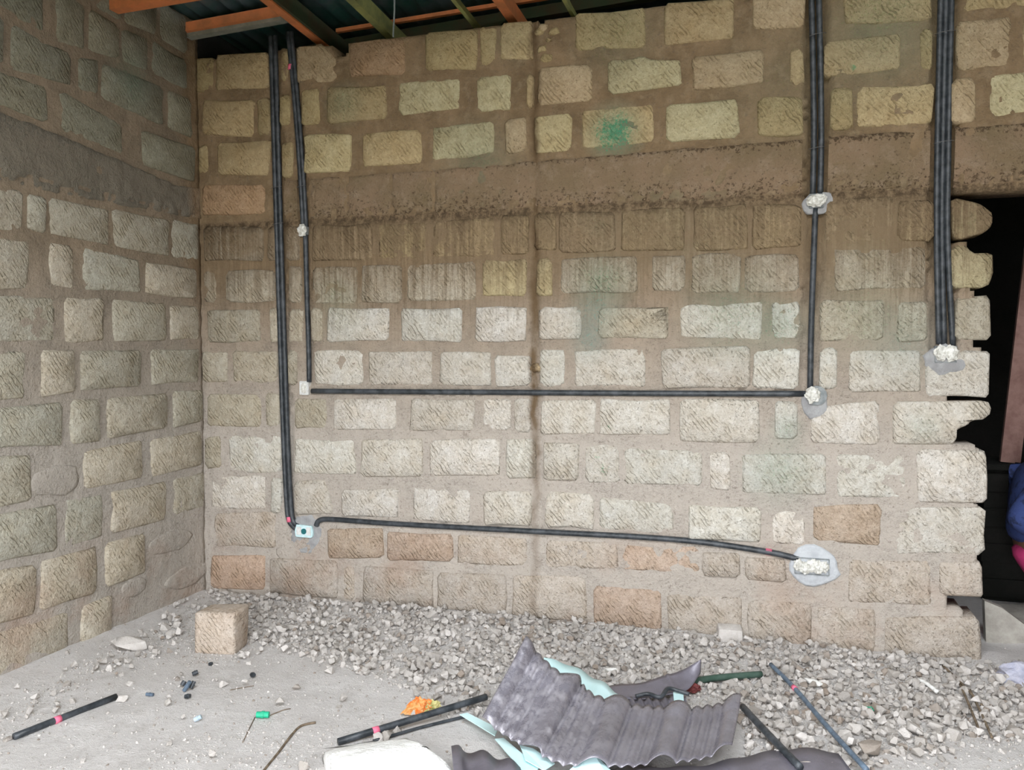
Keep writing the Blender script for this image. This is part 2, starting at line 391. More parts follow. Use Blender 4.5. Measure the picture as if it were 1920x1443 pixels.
def wall_slab(name, u0, u1, z0, z1, inside, back, thick, rot, step=.022):
    nu = int((u1 - u0) / step) + 1; nz = int((z1 - z0) / step) + 1
    us = [u0 + (u1 - u0) * i / (nu - 1) for i in range(nu)]; zs = [z0 + (z1 - z0) * i / (nz - 1) for i in range(nz)]
    v = []; s = 11 if back else 23
    for z in zs:
        for u in us:
            d = .005 * N(u * 5, z * 5, s) + .006 * N(u * 17, z * 17, s + 2) + .003 * N(u * 45, z * 45, s + 5) - .003
            if back:
                d += chase_depth(u, z, .008 * N(u * 25, z * 25, 5))
                if min(segd(u, z, a, b) for a, b in zip(CRACK, CRACK[1:])) < .016 + .01 * N(u * 9, z * 9, 2): d += .012
            v.append((u, d, z))
    nb = len(v)
    v += [(a, thick, c) for a, b, c in v]
    ok = {}
    for j in range(nz - 1):
        for i in range(nu - 1):
            ok[i, j] = inside((us[i] + us[i + 1]) / 2, (zs[j] + zs[j + 1]) / 2)
    f = []; I = lambda i, j: j * nu + i
    for (i, j), k in ok.items():
        if not k: continue
        a, b, c, d = I(i, j), I(i + 1, j), I(i + 1, j + 1), I(i, j + 1)
        f.append((a, b, c, d)); f.append((d + nb, c + nb, b + nb, a + nb))
        if not ok.get((i, j - 1)): f.append((a, a + nb, b + nb, b))
        if not ok.get((i, j + 1)): f.append((c, c + nb, d + nb, d))
        if not ok.get((i - 1, j)): f.append((d, d + nb, a + nb, a))
        if not ok.get((i + 1, j)): f.append((b, b + nb, c + nb, c))
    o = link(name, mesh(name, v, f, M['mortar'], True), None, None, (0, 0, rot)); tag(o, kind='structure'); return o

# the broken, toothed doorway edge: (z, x) steps of the mortar behind the blocks
def edge_x(z):
    for zz, x in EDGE:
        if z >= zz: return x
    return EDGE[-1][1]
def zB(px, py): return atY(px, py).z
EDGE = [(zB(1850, 372), 3.87), (zB(1850, 455), 3.86), (zB(1850, 545), 3.97), (zB(1850, 650), 4.0), (zB(1850, 745), 4.03), (zB(1850, 835), 3.90), (zB(1850, 945), 4.02), (zB(1850, 1045), 4.03), (zB(1850, 1120), 4.03), (zB(1850, 1150), 3.92), (-1, 3.98)]
DOOR_R = 5.05
TOPPTS = [(-.2, 3.04), (.42, 3.04), (.5, 3.06), (.74, 3.055), (.86, 3.05), (.88, 2.985), (.95, 2.98), (.965, 3.05), (5.6, 3.03)]
def inside_back(u, z):
    if z > lerp_line(TOPPTS, u) - .008 + .012 * N(u * 12, 0, 4): return False
    if z < 2.075 + .012 * N(u * 9, 1, 4) and edge_x(z) + .02 * N(z * 14, 3, 1) < u < DOOR_R: return False
    return True
wall_back = wall_slab('wall_back', -.16, 5.55, -.05, 3.09, inside_back, True, .19, 0, .0165)
ROOFZ = lambda x, y: 3.27 + .05 * x - .06 * y
wall_left = wall_slab('wall_left', -5.4, .0, -.05, 3.62, lambda u, z: z < ROOFZ(0, u) - .02, False, .16, math.pi / 2, .03)

PALS = {  # upper rows olive-stained, and darker to carry part of the light falloff
 'lo': [(.61, .59, .55), (.585, .56, .515), (.63, .605, .57), (.55, .52, .475), (.60, .59, .55)],
 'mid': [(.47, .43, .355), (.45, .415, .34), (.49, .455, .38), (.44, .41, .34)],
 'up': [(.46, .365, .22), (.41, .335, .19), (.49, .395, .235), (.39, .315, .185), (.45, .36, .24)],
 'pale': [(.52, .475, .31), (.52, .45, .275)],
 'red': [(.50, .40, .33), (.47, .385, .31), (.49, .37, .29)],
 'rust': [(.40, .28, .18), (.42, .29, .185)],
 'brown': [(.49, .445, .40), (.51, .46, .41), (.46, .42, .38)],
 'lL': [(.455, .43, .365), (.42, .405, .345), (.48, .445, .375), (.41, .405, .35)],
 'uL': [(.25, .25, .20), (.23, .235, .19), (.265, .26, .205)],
}
def block(parent, poly, pal, rough=.006, depth=.05, proud=None, dull=0):
    """poly: outline in wall coordinates (u, z), anticlockwise or clockwise; one hewn block"""
    cu = sum(p[0] for p in poly) / len(poly); cz = sum(p[1] for p in poly) / len(poly)
    pts = []
    n = len(poly)
    A = sum(poly[i][0] * poly[(i + 1) % n][1] - poly[(i + 1) % n][0] * poly[i][1] for i in range(n))
    if A < 0: poly = poly[::-1]
    for i in range(n):
        p = Vector(poly[i]); a = Vector(poly[i - 1]); b = Vector(poly[(i + 1) % n])
        ra = min(U(.008, .024), (a - p).length * .35); rb = min(U(.008, .024), (b - p).length * .35)
        pts.append(p + (a - p).normalized() * ra); pts.append(p + (b - p).normalized() * rb)
        if (b - p).length > .2 and n <= 4: pts.append(p.lerp(b, U(.4, .6)))
    pts = [p + Vector((U(-1, 1), U(-1, 1))) * rough for p in pts]
    k = len(pts); pr = proud if proud is not None else U(.005, .017)
    c = Vector((cu, cz)); v = []
    for p in pts: v.append((p.x - cu, depth, p.y - cz))
    for p in pts: v.append((p.x - cu, -pr * .35, p.y - cz))
    for p in pts:
        q = c + (p - c) * (1 - min(.4, U(.008, .018) / max(.03, (p - c).length))); v.append((q.x - cu, -pr + U(-.003, .003), q.y - cz))
    v.append((U(-.01, .01), -pr + U(-.004, .002), U(-.01, .01)))
    f = []
    for i in range(k):
        j = (i + 1) % k
        f.append((i, j, k + j, k + i)); f.append((k + i, k + j, 2 * k + j, 2 * k + i)); f.append((2 * k + i, 2 * k + j, 3 * k))
    if depth > .1: f.append(tuple(range(k - 1, -1, -1)))
    o = link('stone_block', mesh('stone_block', v, f, M['stone'], True), parent, (cu, 0, cz))
    col = random.choice(PALS[pal]); s = U(.93, 1.07)
    o.color = (col[0] * s, col[1] * s, col[2] * s, 1); return o
def bpoly(pts, wall='B'):
    out = []
    for p in pts:
        q = atY(*p) if wall == 'B' else atX(*p)
        out.append((q.x if wall == 'B' else q.y, q.z))
    return out
# rows of the back wall: (x0, x1, y-top-left, y-top-right, y-bottom-left, y-bottom-right, palette)
BR = [
 (364,402,109,108,173,172,'up'),(406,505,104,99,171,165,'up'),(528,541,96,95,153,152,'up'),(798,896,61,54,131,131,'up'),(901,930,52,49,125,120,'up'),(939,1000,46,40,112,110,'up'),
 (656,761,80,70,144,139,'rust'),(1081,1212,28,16,95,90,'up'),(1247,1378,9,-6,85,74,'up'),(1410,1510,-14,-22,56,50,'up'),(1582,1747,-38,-50,47,38,'up'),(1806,1975,-52,-60,24,6,'up'),
 (382,478,190,187,254,255,'up'),(484,507,186,184,254,252,'up'),(526,546,178,177,236,235,'up'),(567,600,168,167,235,234,'up'),(616,726,166,160,232,223,'up'),(748,863,157,147,216,205,'pale'),(896,958,145,141,210,206,'pale'),
 (1009,1112,127,120,200,188,'up'),(989,1002,140,139,203,203,'up'),(1299,1431,106,94,169,156,'up'),(1481,1507,92,91,160,158,'up'),(1544,1688,78,64,146,126,'up'),(1725,1747,56,54,132,130,'up'),(1794,1895,42,34,133,126,'up'),(1915,2060,30,15,120,100,'up'),
 (373,391,272,272,326,326,'up'),(410,507,268,263,329,327,'up'),(529,550,268,265,334,332,'up'),(572,661,254,250,324,320,'pale'),(680,791,250,243,313,306,'up'),(811,927,238,228,301,289,'pale'),(948,988,224,220,290,286,'up'),
 (1003,1073,218,211,289,281,'pale'),(1091,1227,207,198,278,267,'up'),(1251,1385,195,187,268,256,'pale'),(1419,1507,186,180,258,254,'up'),(1556,1598,166,164,245,243,'up'),(1606,1749,165,156,239,231,'up'),(1784,1829,150,146,233,230,'up'),(1855,2000,142,126,221,205,'pale'),
 (380,498,346,345,403,402,'rust'),
 (383,494,426,424,489,488,'mid'),(503,519,424,424,488,488,'mid'),(539,562,424,424,489,489,'mid'),(586,700,424,420,488,487,'up'),(711,801,420,416,486,484,'up'),(812,930,415,406,484,478,'up'),(940,992,405,402,478,476,'up'),(1004,1044,400,398,470,470,'up'),(1050,1154,400,396,474,472,'up'),(1165,1285,395,388,472,468,'up'),(1299,1401,388,384,470,468,'up'),(1411,1500,384,382,468,464,'up'),(1549,1677,374,370,456,452,'up'),(1684,1750,378,374,452,452,'up'),
 (383,406,508,508,567,567,'mid'),(426,516,508,506,567,566,'mid'),(543,566,500,500,568,568,'mid'),(587,672,502,500,570,570,'mid'),(679,753,498,497,567,566,'mid'),(765,893,496,490,564,560,'mid'),(907,988,488,486,556,555,'pale'),(1006,1035,485,484,556,556,'pale'),(1053,1194,485,480,552,548,'mid'),(1221,1285,480,478,545,544,'mid'),(1297,1388,476,475,550,549,'mid'),(1396,1497,478,476,547,545,'mid'),(1565,1735,466,462,545,540,'mid'),
 (390,489,580,580,642,641,'mid'),(506,521,578,578,642,642,'mid'),(542,570,579,579,640,640,'mid'),(584,605,578,578,641,641,'mid'),(614,729,578,576,640,640,'lo'),(752,868,579,577,640,640,'lo'),(892,987,577,575,640,640,'lo'),(1012,1090,575,575,635,635,'lo'),(1122,1254,578,574,635,635,'mid'),(1276,1429,571,567,634,635,'lo'),(1449,1499,566,565,636,635,'lo'),(1539,1657,564,561,638,637,'mid'),(1682,1738,566,564,640,640,'mid'),(1791,1855,556,554,638,637,'mid'),
 (381,427,659,659,717,717,'mid'),(438,520,658,658,718,718,'mid'),(541,557,657,657,722,722,'mid'),(590,680,657,657,721,722,'lo'),(692,812,658,657,722,723,'lo'),(825,922,659,658,722,723,'lo'),(929,997,664,666,723,724,'lo'),(1012,1059,656,656,724,725,'lo'),(1077,1212,656,655,725,726,'lo'),(1241,1405,653,650,727,727,'lo'),(1412,1499,656,654,727,728,'lo'),(1536,1568,652,652,730,730,'lo'),(1592,1724,655,655,734,735,'lo'),(1736,1856,657,656,742,743,'lo'),
 (389,490,738,738,799,800,'mid'),(500,524,737,737,800,800,'mid'),(553,613,747,747,801,801,'mid'),(628,744,747,746,805,805,'lo'),(770,890,748,748,807,808,'lo'),(905,957,748,747,807,807,'lo'),(965,997,747,747,810,810,'lo'),(1015,1117,749,748,814,815,'lo'),(1124,1257,749,749,815,815,'lo'),(1276,1423,749,749,827,828,'lo'),(1453,1495,751,751,823,824,'lo'),(1518,1650,764,750,831,832,'lo'),
 (385,415,818,818,877,878,'mid'),(430,526,817,816,884,886,'lo'),(553,668,822,824,888,888,'lo'),(678,793,823,823,892,892,'lo'),(808,937,824,823,891,892,'lo'),(949,1005,823,823,896,897,'lo'),(1019,1085,829,829,899,900,'lo'),(1098,1162,832,832,903,905,'lo'),(1171,1316,842,844,908,911,'lo'),(1332,1370,846,846,917,918,'lo'),(1392,1550,850,852,923,925,'lo'),(1568,1698,853,853,933,935,'lo'),(1720,1850,841,846,939,940,'lo'),
 (398,499,893,892,952,954,'lo'),(509,529,895,895,962,963,'lo'),(640,747,917,915,968,970,'lo'),(775,882,915,918,975,978,'lo'),(907,998,920,922,982,985,'lo'),(1024,1114,922,926,987,990,'lo'),(1293,1427,946,950,1010,1016,'lo'),(1449,1509,956,956,1018,1020,'lo'),(1524,1652,948,946,1012,1022,'red'),(1680,1846,952,951,1036,1040,'lo'),
 (403,517,960,960,1024,1026,'brown'),(616,720,990,990,1044,1046,'red'),(728,850,996,1000,1050,1052,'red'),(860,990,1002,1006,1056,1060,'brown'),(1024,1160,1012,1016,1062,1066,'brown'),(1168,1309,1022,1026,1068,1074,'red'),(1316,1388,1032,1034,1078,1082,'brown'),(1396,1474,1042,1050,1084,1090,'brown'),(1590,1745,1050,1050,1128,1134,'brown'),(1762,1843,1053,1053,1113,1116,'brown'),
 (397,498,1040,1040,1104,1104,'red'),(506,634,1044,1050,1108,1122,'brown'),(645,664,1062,1062,1126,1126,'brown'),(681,812,1062,1068,1130,1140,'brown'),(822,950,1072,1076,1142,1152,'brown'),(962,1100,1076,1082,1154,1164,'brown'),(1112,1240,1098,1106,1168,1180,'red'),(1252,1390,1112,1120,1182,1196,'brown'),(1402,1520,1122,1130,1200,1212,'brown'),(1532,1640,1134,1142,1214,1226,'brown'),(1656,1838,1158,1156,1238,1246,'brown'),
]
for x0, x1, a, b, c, d, pal in BR:
    depth = .16 if x1 > 1830 and b > 300 else .05
    block(wall_back, bpoly([(x0, a), (x1, b), (x1, d), (x0, c)]), pal, .004 if x1 - x0 < 60 else .006, depth)
SP = [  # blocks with a shape of their own
 ([(557,87),(608,86),(632,111),(631,150),(600,157),(557,157)],'up',.05),
 ([(1140,115),(1180,112),(1206,104),(1215,112),(1276,114),(1278,160),(1141,178)],'pale',.05),
 ([(1784,372),(1830,380),(1856,394),(1862,410),(1857,430),(1838,438),(1800,448),(1786,446)],'up',.16),
 ([(1784,462),(1806,458),(1822,474),(1861,473),(1860,520),(1852,540),(1784,540)],'pale',.16),
 ([(1674,752),(1850,750),(1857,760),(1854,786),(1822,787),(1812,797),(1795,803),(1791,832),(1674,832)],'lo',.16),
 ([(553,900),(610,898),(620,930),(628,962),(553,964)],'lo',.05),
 ([(1124,930),(1255,945),(1262,960),(1262,1000),(1190,996),(1124,990)],'lo',.05),
]
for pts, pal, dp in SP: block(wall_back, bpoly(pts), pal, .003, dp)
# loose mortar lumps and brick chips packed in the cracked joint
for px, py in ((1018, 52), (1030, 75), (1015, 92), (1025, 110), (1012, 60), (1040, 60), (1008, 460), (1002, 690)):
    q = atY(px, py); r = U(.015, .035)
    block(wall_back, [(q.x + r * 1.2 * math.cos(a), q.z + r * .8 * math.sin(a)) for a in (0.3, 1.5, 2.6, 3.9, 5.2)], 'up', .006, .04, .012)
# blocks over the doorway beyond the frame
for r, (za, zb) in enumerate(((2.42, 2.62), (2.65, 2.83), (2.86, 3.03))):
    x = 4.50 + .12 * (r % 2)
    while x < 5.3:
        block(wall_back, [(x, za), (x + .36, za), (x + .36, zb), (x, zb)], 'up'); x += .40
for r in range(9):
    block(wall_back, [(5.09, .02 + r * .233), (5.46, .02 + r * .233), (5.46, .22 + r * .233), (5.09, .22 + r * .233)], 'lo')

LL = {
 -5: [(0,-190),(190,-70),(350,30)], -4: [(0,-100),(150,0),(215,40),(290,70),(350,108)], -3: [(0,25),(60,62),(130,95),(240,122),(300,155),(355,180)],
 -2: [(0,128),(80,155),(180,182),(230,225),(300,245),(362,268)], -1: [(0,205),(80,235),(232,300),(330,345),(368,350)],
 0: [(0,343),(100,365),(250,392),(370,412)], 1: [(0,437),(105,447),(210,469),(240,478),(368,497)], 2: [(0,548),(200,552),(370,568)],
 3: [(0,650),(370,645)], 4: [(0,757),(147,742),(375,722)], 5: [(0,848),(160,838),(279,816),(380,799)],
 6: [(0,957),(70,946),(120,932),(190,915),(300,897),(385,877)], 7: [(0,1062),(71,1047),(279,989),(387,953)],
 8: [(0,1175),(150,1130),(210,1103),(390,1040)], 9: [(0,1300),(390,1115)]}
LR = {-5: [(165,225),(233,291),(300,347)], -4: [(-80,78),(103,157),(166,221),(228,275),(284,349)], -3: [(-100,5),(18,132),(146,182),(190,303),(314,357)],
 -2: [(-60,88),(112,228),(265,363)], 0: [(-80,40),(50,82),(90,202),(210,315),(320,372)], 1: [(-60,52),(92,135),(155,262),(272,366)],
 2: [(-60,102),(120,192),(210,310),(318,372)], 3: [(-60,45),(75,138),(148,262),(282,371)], 4: [(-60,115),(130,185),(200,312),(322,377)],
 5: [(-60,57),(155,265),(282,377)], 6: [(-60,105),(120,191),(207,310),(325,382)], 7: [(-60,65),(74,180),(195,270)], 8: [(-60,126),(150,207)]}
for k, row in LR.items():
    for x0, x1 in row:
        g = 8 if k > -5 else 5
        pts = [(x0, lerp_line(LL[k], x0) + g), (x1, lerp_line(LL[k], x1) + g), (x1, lerp_line(LL[k + 1], x1) - g), (x0, lerp_line(LL[k + 1], x0) - g)]
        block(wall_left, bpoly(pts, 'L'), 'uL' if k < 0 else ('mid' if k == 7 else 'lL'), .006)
for r in range(13):
    z = .03 + r * .236
    if r == 9: continue
    y = -1.62 - .17 * (r % 2)
    while y > -3.0:
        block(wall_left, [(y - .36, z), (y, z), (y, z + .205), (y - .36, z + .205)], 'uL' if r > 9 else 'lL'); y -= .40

# concrete ring beam on both walls
def ring_beam(parent, u0, u1, zb, zt, cracks, sd):
    st = .016; nu = int((u1 - u0) / st); nz = 16; v = []; f = []
    for j in range(nz + 1):
        for i in range(nu + 1):
            u = u0 + (u1 - u0) * i / nu; t = j / nz
            b = zb(u) + .010 * N(u * 14, 0, sd); tp = zt(u) + .006 * N(u * 10, 3, sd); z = b + (tp - b) * t
            d = -.012 - .010 * N(u * 6, z * 6, sd) - .011 * N(u * 19, z * 19, sd)
            if t < .25 and N(u * 26, z * 26, sd + 4) > .12: d += .018
            for c in cracks:
                if abs(u - c - .006 * N(z * 20, c, 1)) < .010: d += .014
            if j in (0, nz): d = .02
            v.append((u, d, z))
    for j in range(nz):
        for i in range(nu): a = j * (nu + 1) + i; f.append((a, a + 1, a + nu + 2, a + nu + 1))
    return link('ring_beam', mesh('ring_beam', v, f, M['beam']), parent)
# on the back wall the beam is interrupted by the conduit chases
cuts = [atY(498, 370).x + .01, atY(509, 370).x, atY(535, 370).x, atY(560, 370).x, atY(584, 370).x, atY(1504, 300).x, atY(1553, 300).x, atY(1743, 300).x, atY(1789, 300).x, 5.5]
zb_ = lambda u: 2.105; zt_ = lambda u: lerp_line([(.1, 2.345), (1.5, 2.345), (2.2, 2.36), (3.5, 2.375), (5.5, 2.38)], u)
ck = [atY(q, 370).x for q in (650, 733, 813, 1003)]
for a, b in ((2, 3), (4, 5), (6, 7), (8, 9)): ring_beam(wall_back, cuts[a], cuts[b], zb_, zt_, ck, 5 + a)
zl = lambda k: (lambda u: sum(0 for _ in ()) or LBZ(k, u))
def LBZ(k, u):
    ys = [(atX(x, y).y, atX(x, y).z) for x, y in LL[k]]; ys.sort()
    return lerp_line(ys, max(u, -1.4))
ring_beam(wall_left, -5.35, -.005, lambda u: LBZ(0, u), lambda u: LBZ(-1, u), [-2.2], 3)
# smeared mortar patches that hide the joints low on the left wall
def patch(parent, cu, cz, ru, rz, th, m, name='mortar_patch', seed=0, label=None, n=20):
    v = []; f = []
    for ring, (s, d) in enumerate(((1.0, .012), (.97, -th * .6), (.85, -th), (.45, -th * 1.05))):
        for i in range(n):
            a = 2 * math.pi * i / n; k = 1 + .22 * N(math.cos(a) * 1.5 + seed, math.sin(a) * 1.5, seed * 3.1) + .12 * N(math.cos(a) * 5 + seed, math.sin(a) * 5, seed)
            v.append((cu + math.cos(a) * ru * s * k, d + .002 * N(i, ring, seed), cz + math.sin(a) * rz * s * k))
    v.append((cu, -th * 1.05, cz))
    for r in range(3):
        for i in range(n):
            j = (i + 1) % n; f.append((r * n + i, (r + 1) * n + i, (r + 1) * n + j, r * n + j))
    for i in range(n): f.append((3 * n + i, 4 * n, 3 * n + (i + 1) % n))
    f = [tuple(reversed(q)) for q in f]
    o = link(name, mesh(name, v, f, m), parent)
    if label: o['label'] = label
    return o
for px, py, a, b in ((103, 900, .14, .075), (320, 1015, .19, .06), (350, 1080, .2, .06), (250, 1100, .09, .05), (45, 1245, .2, .05)):
    q = atX(px, py); patch(wall_left, q.y, q.z, a, b, .009, M['mortar'], seed=px * .1)
for px, py, a, b in ((1010, 1085, .12, .04), (540, 1035, .08, .05), (470, 1105, .2, .03)):
    q = atY(px, py); patch(wall_back, q.x, q.z, a, b, .006, M['mortar'], seed=px * .1)

# right and front walls, the dark room behind, the ground outside
def struct(name, mb, m): return tag(mb.build(name, m), kind='structure')
m = MB(); m.box((5.63, -1.4, 1.7), (.16, 8.3, 3.6)); struct('wall_right', m, M['outer'])
m = MB(); y = FRONT_Y - .08
m.box((OPEN[0] / 2 - .1, y, 1.8), (OPEN[0] + .2, .16, 3.7)); m.box(((OPEN[1] + 5.6) / 2, y, 1.8), (5.6 - OPEN[1], .16, 3.7))
m.box(((OPEN[0] + OPEN[1]) / 2, y, (OPEN[3] + 3.65) / 2), (OPEN[1] - OPEN[0], .16, 3.65 - OPEN[3])); struct('wall_front', m, M['outer'])
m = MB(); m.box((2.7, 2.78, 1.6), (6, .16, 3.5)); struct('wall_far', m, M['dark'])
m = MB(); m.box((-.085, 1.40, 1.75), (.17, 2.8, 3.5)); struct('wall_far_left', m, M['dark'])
m = MB(); m.box((2.5, -20.6, -.09), (60, 30, .1)); struct('ground_outside', m, M['ground'])

# ------------------------------------------------------------ roof
def roof():
    v = []; f = []; nx = 240; nyy = 14
    for j in range(nyy + 1):
        for i in range(nx + 1):
            x = -.3 + 6.1 * i / nx; y = -5.7 + 8.7 * j / nyy
            v.append((x, y, ROOFZ(x, y) + .012 * math.sin(x * 2 * math.pi / .10)))
    for j in range(nyy):
        for i in range(nx):
            a = j * (nx + 1) + i; cx = v[a][0] + .01; cy = v[a][1] + .3
            if HOLE[0] < cx < HOLE[1] and HOLE[2] - .2 < cy < HOLE[3]: continue
            f.append((a, a + nx + 1, a + nx + 2, a + 1))
    k = len(v); v2 = [(a, b, c + .008) for a, b, c in v]
    f2 = [tuple(i + k for i in reversed(q)) for q in f]
    return link('ceiling', mesh('ceiling', v + v2, f + f2, M['roof']))
tag(roof(), kind='structure')
def timber(name, a, b, wd, ht, m, label, cat='beam', group=None):
    mb = MB(); a = Vector(a); b = Vector(b); n = 6
    mb.beam(a, b, wd, ht)
    o = mb.build(name, M[m], origin=(a + b) / 2); return tag(o, label, cat, group)
# purlins resting on the left wall (bottom edge traced)
p0 = atX(205, 30, -.02); a = Vector((-.1, p0.y, p0.z + .085)); timber('roof_purlin', a, (.66, p0.y, p0.z + .10), .06, .14, 'orange', 'short orange roof timber crossing the top left corner nearest the camera')
timber('roof_purlin', (-.1, -.10, 3.185), (.68, -.06, 3.235), .05, .05, 'orange', 'thin orange roof timber above the wall top in the left corner')
timber('wall_plate', (-.08, -.075, 3.150), (.66, -.035, 3.200), .05, .022, 'greyt', 'grey weathered strip under the thin orange timber by the corner')
timber('roof_purlin', (.76, .24, 3.215), (5.4, .24, 3.36), .025, .02, 'orange', 'long thin orange timber in the dark gap behind the wall top')
timber('roof_purlin', (.0, .50, 3.20), (5.4, .50, 3.44), .05, .06, 'darktimber', 'dark roof timber deep in the gap behind the wall top')
# joists lying on the wall top
def joist(px, x, wd, m, label, rise, y0=-5.2, y1=1.4, ht=.11, zb=3.062):
    a = Vector((x, y1, zb + ht / 2 - rise * min(y1, .25))); b = Vector((x, y0, min(zb + ht / 2 - rise * y0, ROOFZ(x, y0) - ht / 2 - .03)))
    return timber('roof_joist', a, b, wd, ht, m, label)
mb = MB(); mb.beam((.735, 1.3, 3.105), (.735, -5.2, 3.44), .045, .09); o = mb.build('roof_joist', M['darktimber'], origin=(.735, -2, 3.2))
tag(o, 'dark green roof joist with an orange lower edge, just left of the notch', 'beam')
mb = MB(); mb.beam(Vector((.715, 1.3, 3.057)) - Vector((.735, -2, 3.2)), Vector((.715, -5.2, 3.392)) - Vector((.735, -2, 3.2)), .05, .012); q = mb.build('painted_edge', M['orange'], o); q['label'] = 'orange lower edge'
joist(700, 1.12, .045, 'olive', 'olive green roof joist resting on the wall top right of the notch', .07, ht=.08)
joist(870, 1.63, .022, 'olive', 'slim pale brown batten meeting the wall top left of the orange joist', .055, ht=.03)
joist(945, 1.845, .05, 'orange', 'orange roof joist resting on the wall top near its middle', .05, ht=.08)
joist(1058, 2.17, .02, 'olive', 'slim green batten on the wall top, rightmost of the roof timbers', .03, ht=.03)
timber('roof_strut', (1.0, .32, 2.7), (1.02, .34, 3.27), .05, .05, 'darktimber', 'dark upright strut in the gap behind the notch in the wall top', 'beam')
timber('roof_strut', (1.35, .45, 3.0), (1.75, .47, 3.32), .05, .06, 'darktimber', 'dark slanting strut behind the wall top near the hanging wire', 'beam')
mb = MB(); mb.tube([(0, 0, 0), (.004, .01, .15), (.0, .02, .3)], .005, 6)
h = mb.build('hanging_wire', M['boxgrey']); h.location = (1.225, -.005, 3.045); tag(h, 'thin grey wire hanging straight down onto the wall top', 'wire')

# ------------------------------------------------------------ conduits
RP = .0135
def wallpts(pts, y=-.004, dx=0.0): return [atY(px, py, 0) + Vector((dx, y, 0)) for px, py in pts]
def conduit(label, runs, ties=(), marks=(), group=None):
    base = runs[0][0][-1]
    root = empty('electrical_conduit', base, label, 'conduit', group)
    for pts, r in runs:
        MB().tube([p - base for p in spline(pts, 6)], r, 10).build('pipe', M['pipe'], root, True)
    for px, py, hw in ties:
        c = atY(px, py) - base
        MB().tube([c + Vector((hw * math.cos(a), -.006 - .018 * math.sin(a), .004 * math.cos(a))) for a in [i * math.pi / 10 for i in range(11)]], .0015, 5).build('binding_wire', M['wire'], root, True)
    for px, py, ax, r in marks:
        c = atY(px, py) + Vector((0, -.004, 0)) - base
        MB().tube([c - ax * .014, c + ax * .014], r, 10).build('pink_mark', M['pink'], root, True)
    return root
Zax = Vector((.03, 0, 1))
conduit('pair of black conduits running full height beside the left corner to the lowest left box',
        [(wallpts(LB, -.002, -.0135), RP), (wallpts(LB[:-1] + [(558, 986)], -.002, .0135), RP)], ties=((520, 352, .034), (523, 420, .034)), marks=((543, 973, Vector((-.1, 0, 1)), .0145),))
conduit('black conduits dropping from the roof to the paper wad beneath the beam on the left',
        [(wallpts(LA, -.002, -.009), .012), (wallpts(LA, -.000, .011), .012)], ties=((567, 350, .026),), marks=((545, 126, Zax, .013),))
conduit('single black conduit between the upper left paper wad and the small white box', [(wallpts(LC, -.002), RP)])
conduit('long level black conduit across the middle of the wall', [(wallpts(HZ, -.002), .0145)])
conduit('pair of black conduits from the roof to the upper right paper wad',
        [(wallpts(RB, .006, -.016), RP), (wallpts(RB, .006, .016), RP)], ties=((1532, 278, .036), (1533, 66, .036)))
conduit('single black conduit between the two paper-stuffed boxes on the right', [(wallpts(RC, .004), RP)])
conduit('bundle of three black conduits nearest the doorway ending in the grey cement patch',
        [(wallpts(FR, .006, -.022), .0125), (wallpts(FR, .010, .0), .0125), (wallpts([(a, b) for a, b in FR[:-1]] + [(1777, 648)], .006, .022), .0125)], ties=((1769, 267, .04), (1772, 62, .04)))
conduit('long sloping black conduit low on the wall between the two lowest boxes', [(wallpts(LO, -.006), .0145)],
        marks=((1441, 1034, Vector((1, 0, -.12)).normalized(), .0155),))

# ------------------------------------------------------------ boxes
def wad(parent, c, rx, rz, ry=.016, seed=1, m='paper', name='paper_wad'):
    bm = bmesh.new(); bmesh.ops.create_icosphere(bm, subdivisions=3, radius=1)
    for v in bm.verts:
        n = v.co.normalized(); k = 1 + .38 * noise.noise(n * 2.3 + Vector((seed, 0, 0))) + .22 * noise.noise(n * 5.5 + Vector((0, seed, 0)))
        v.co = Vector((n.x * rx * k, n.y * ry * k, n.z * rz * k))
    me = bpy.data.meshes.new(name); bm.to_mesh(me); bm.free(); me.materials.append(M[m])
    return link(name, me, parent, c)
def open_box(parent, w_, h_, m, d=.03, th=.004, y0=-.012):
    mb = MB()
    mb.box((-w_ / 2, y0 + d / 2, 0), (th, d, h_)); mb.box((w_ / 2, y0 + d / 2, 0), (th, d, h_))
    mb.box((0, y0 + d / 2, -h_ / 2), (w_, d, th)); mb.box((0, y0 + d / 2, h_ / 2), (w_, d, th)); mb.box((0, y0 + d, 0), (w_, th, h_))
    return mb.build('box_shell', M[m], parent)
def box(px, py, label, **k):
    p = atY(px, py); r = empty('wall_box', p, label, 'electrical box'); return r
b = box(569, 432, 'small conduit box stuffed with white paper beneath the beam on the left')
open_box(b, .044, .044, 'boxgrey'); wad(b, (0, -.012, 0), .026, .034, .02, 1)
b = box(572, 727, 'small white square box at the left end of the level conduit')
open_box(b, .052, .072, 'boxwhite'); 
mb = MB(); mb.box((0, -.010, 0), (.046, .008, .066)); mb.build('paper_face', M['boxwhite'], b); wad(b, (0, -.013, 0), .019, .028, .006, 4)
b = box(572, 994, 'pale cyan double box with a teal knockout, lowest on the left')
patch(b, .01, -.02, .10, .115, .004, M['cement'], 'cement_surround', 2.3)
mb = MB()
pts = [(-.052, -.030), (-.045, -.036), (.045, -.036), (.056, -.028), (.058, 0), (.050, .030), (-.045, .034), (-.056, .0)]
v = [(x, y, z) for y in (-.016, .01) for x, z in pts]; k = len(pts)
mb.add(v, [tuple(range(k))] + [(i, i + k, (i + 1) % k + k, (i + 1) % k) for i in range(k)]); mb.build('box_shell', M['boxcyan'], b)
mb = MB(); mb.tube([(0.002, -.020, -.002), (0.002, -.012, -.002)], .016, 12); mb.build('knockout', M['teal'], b)
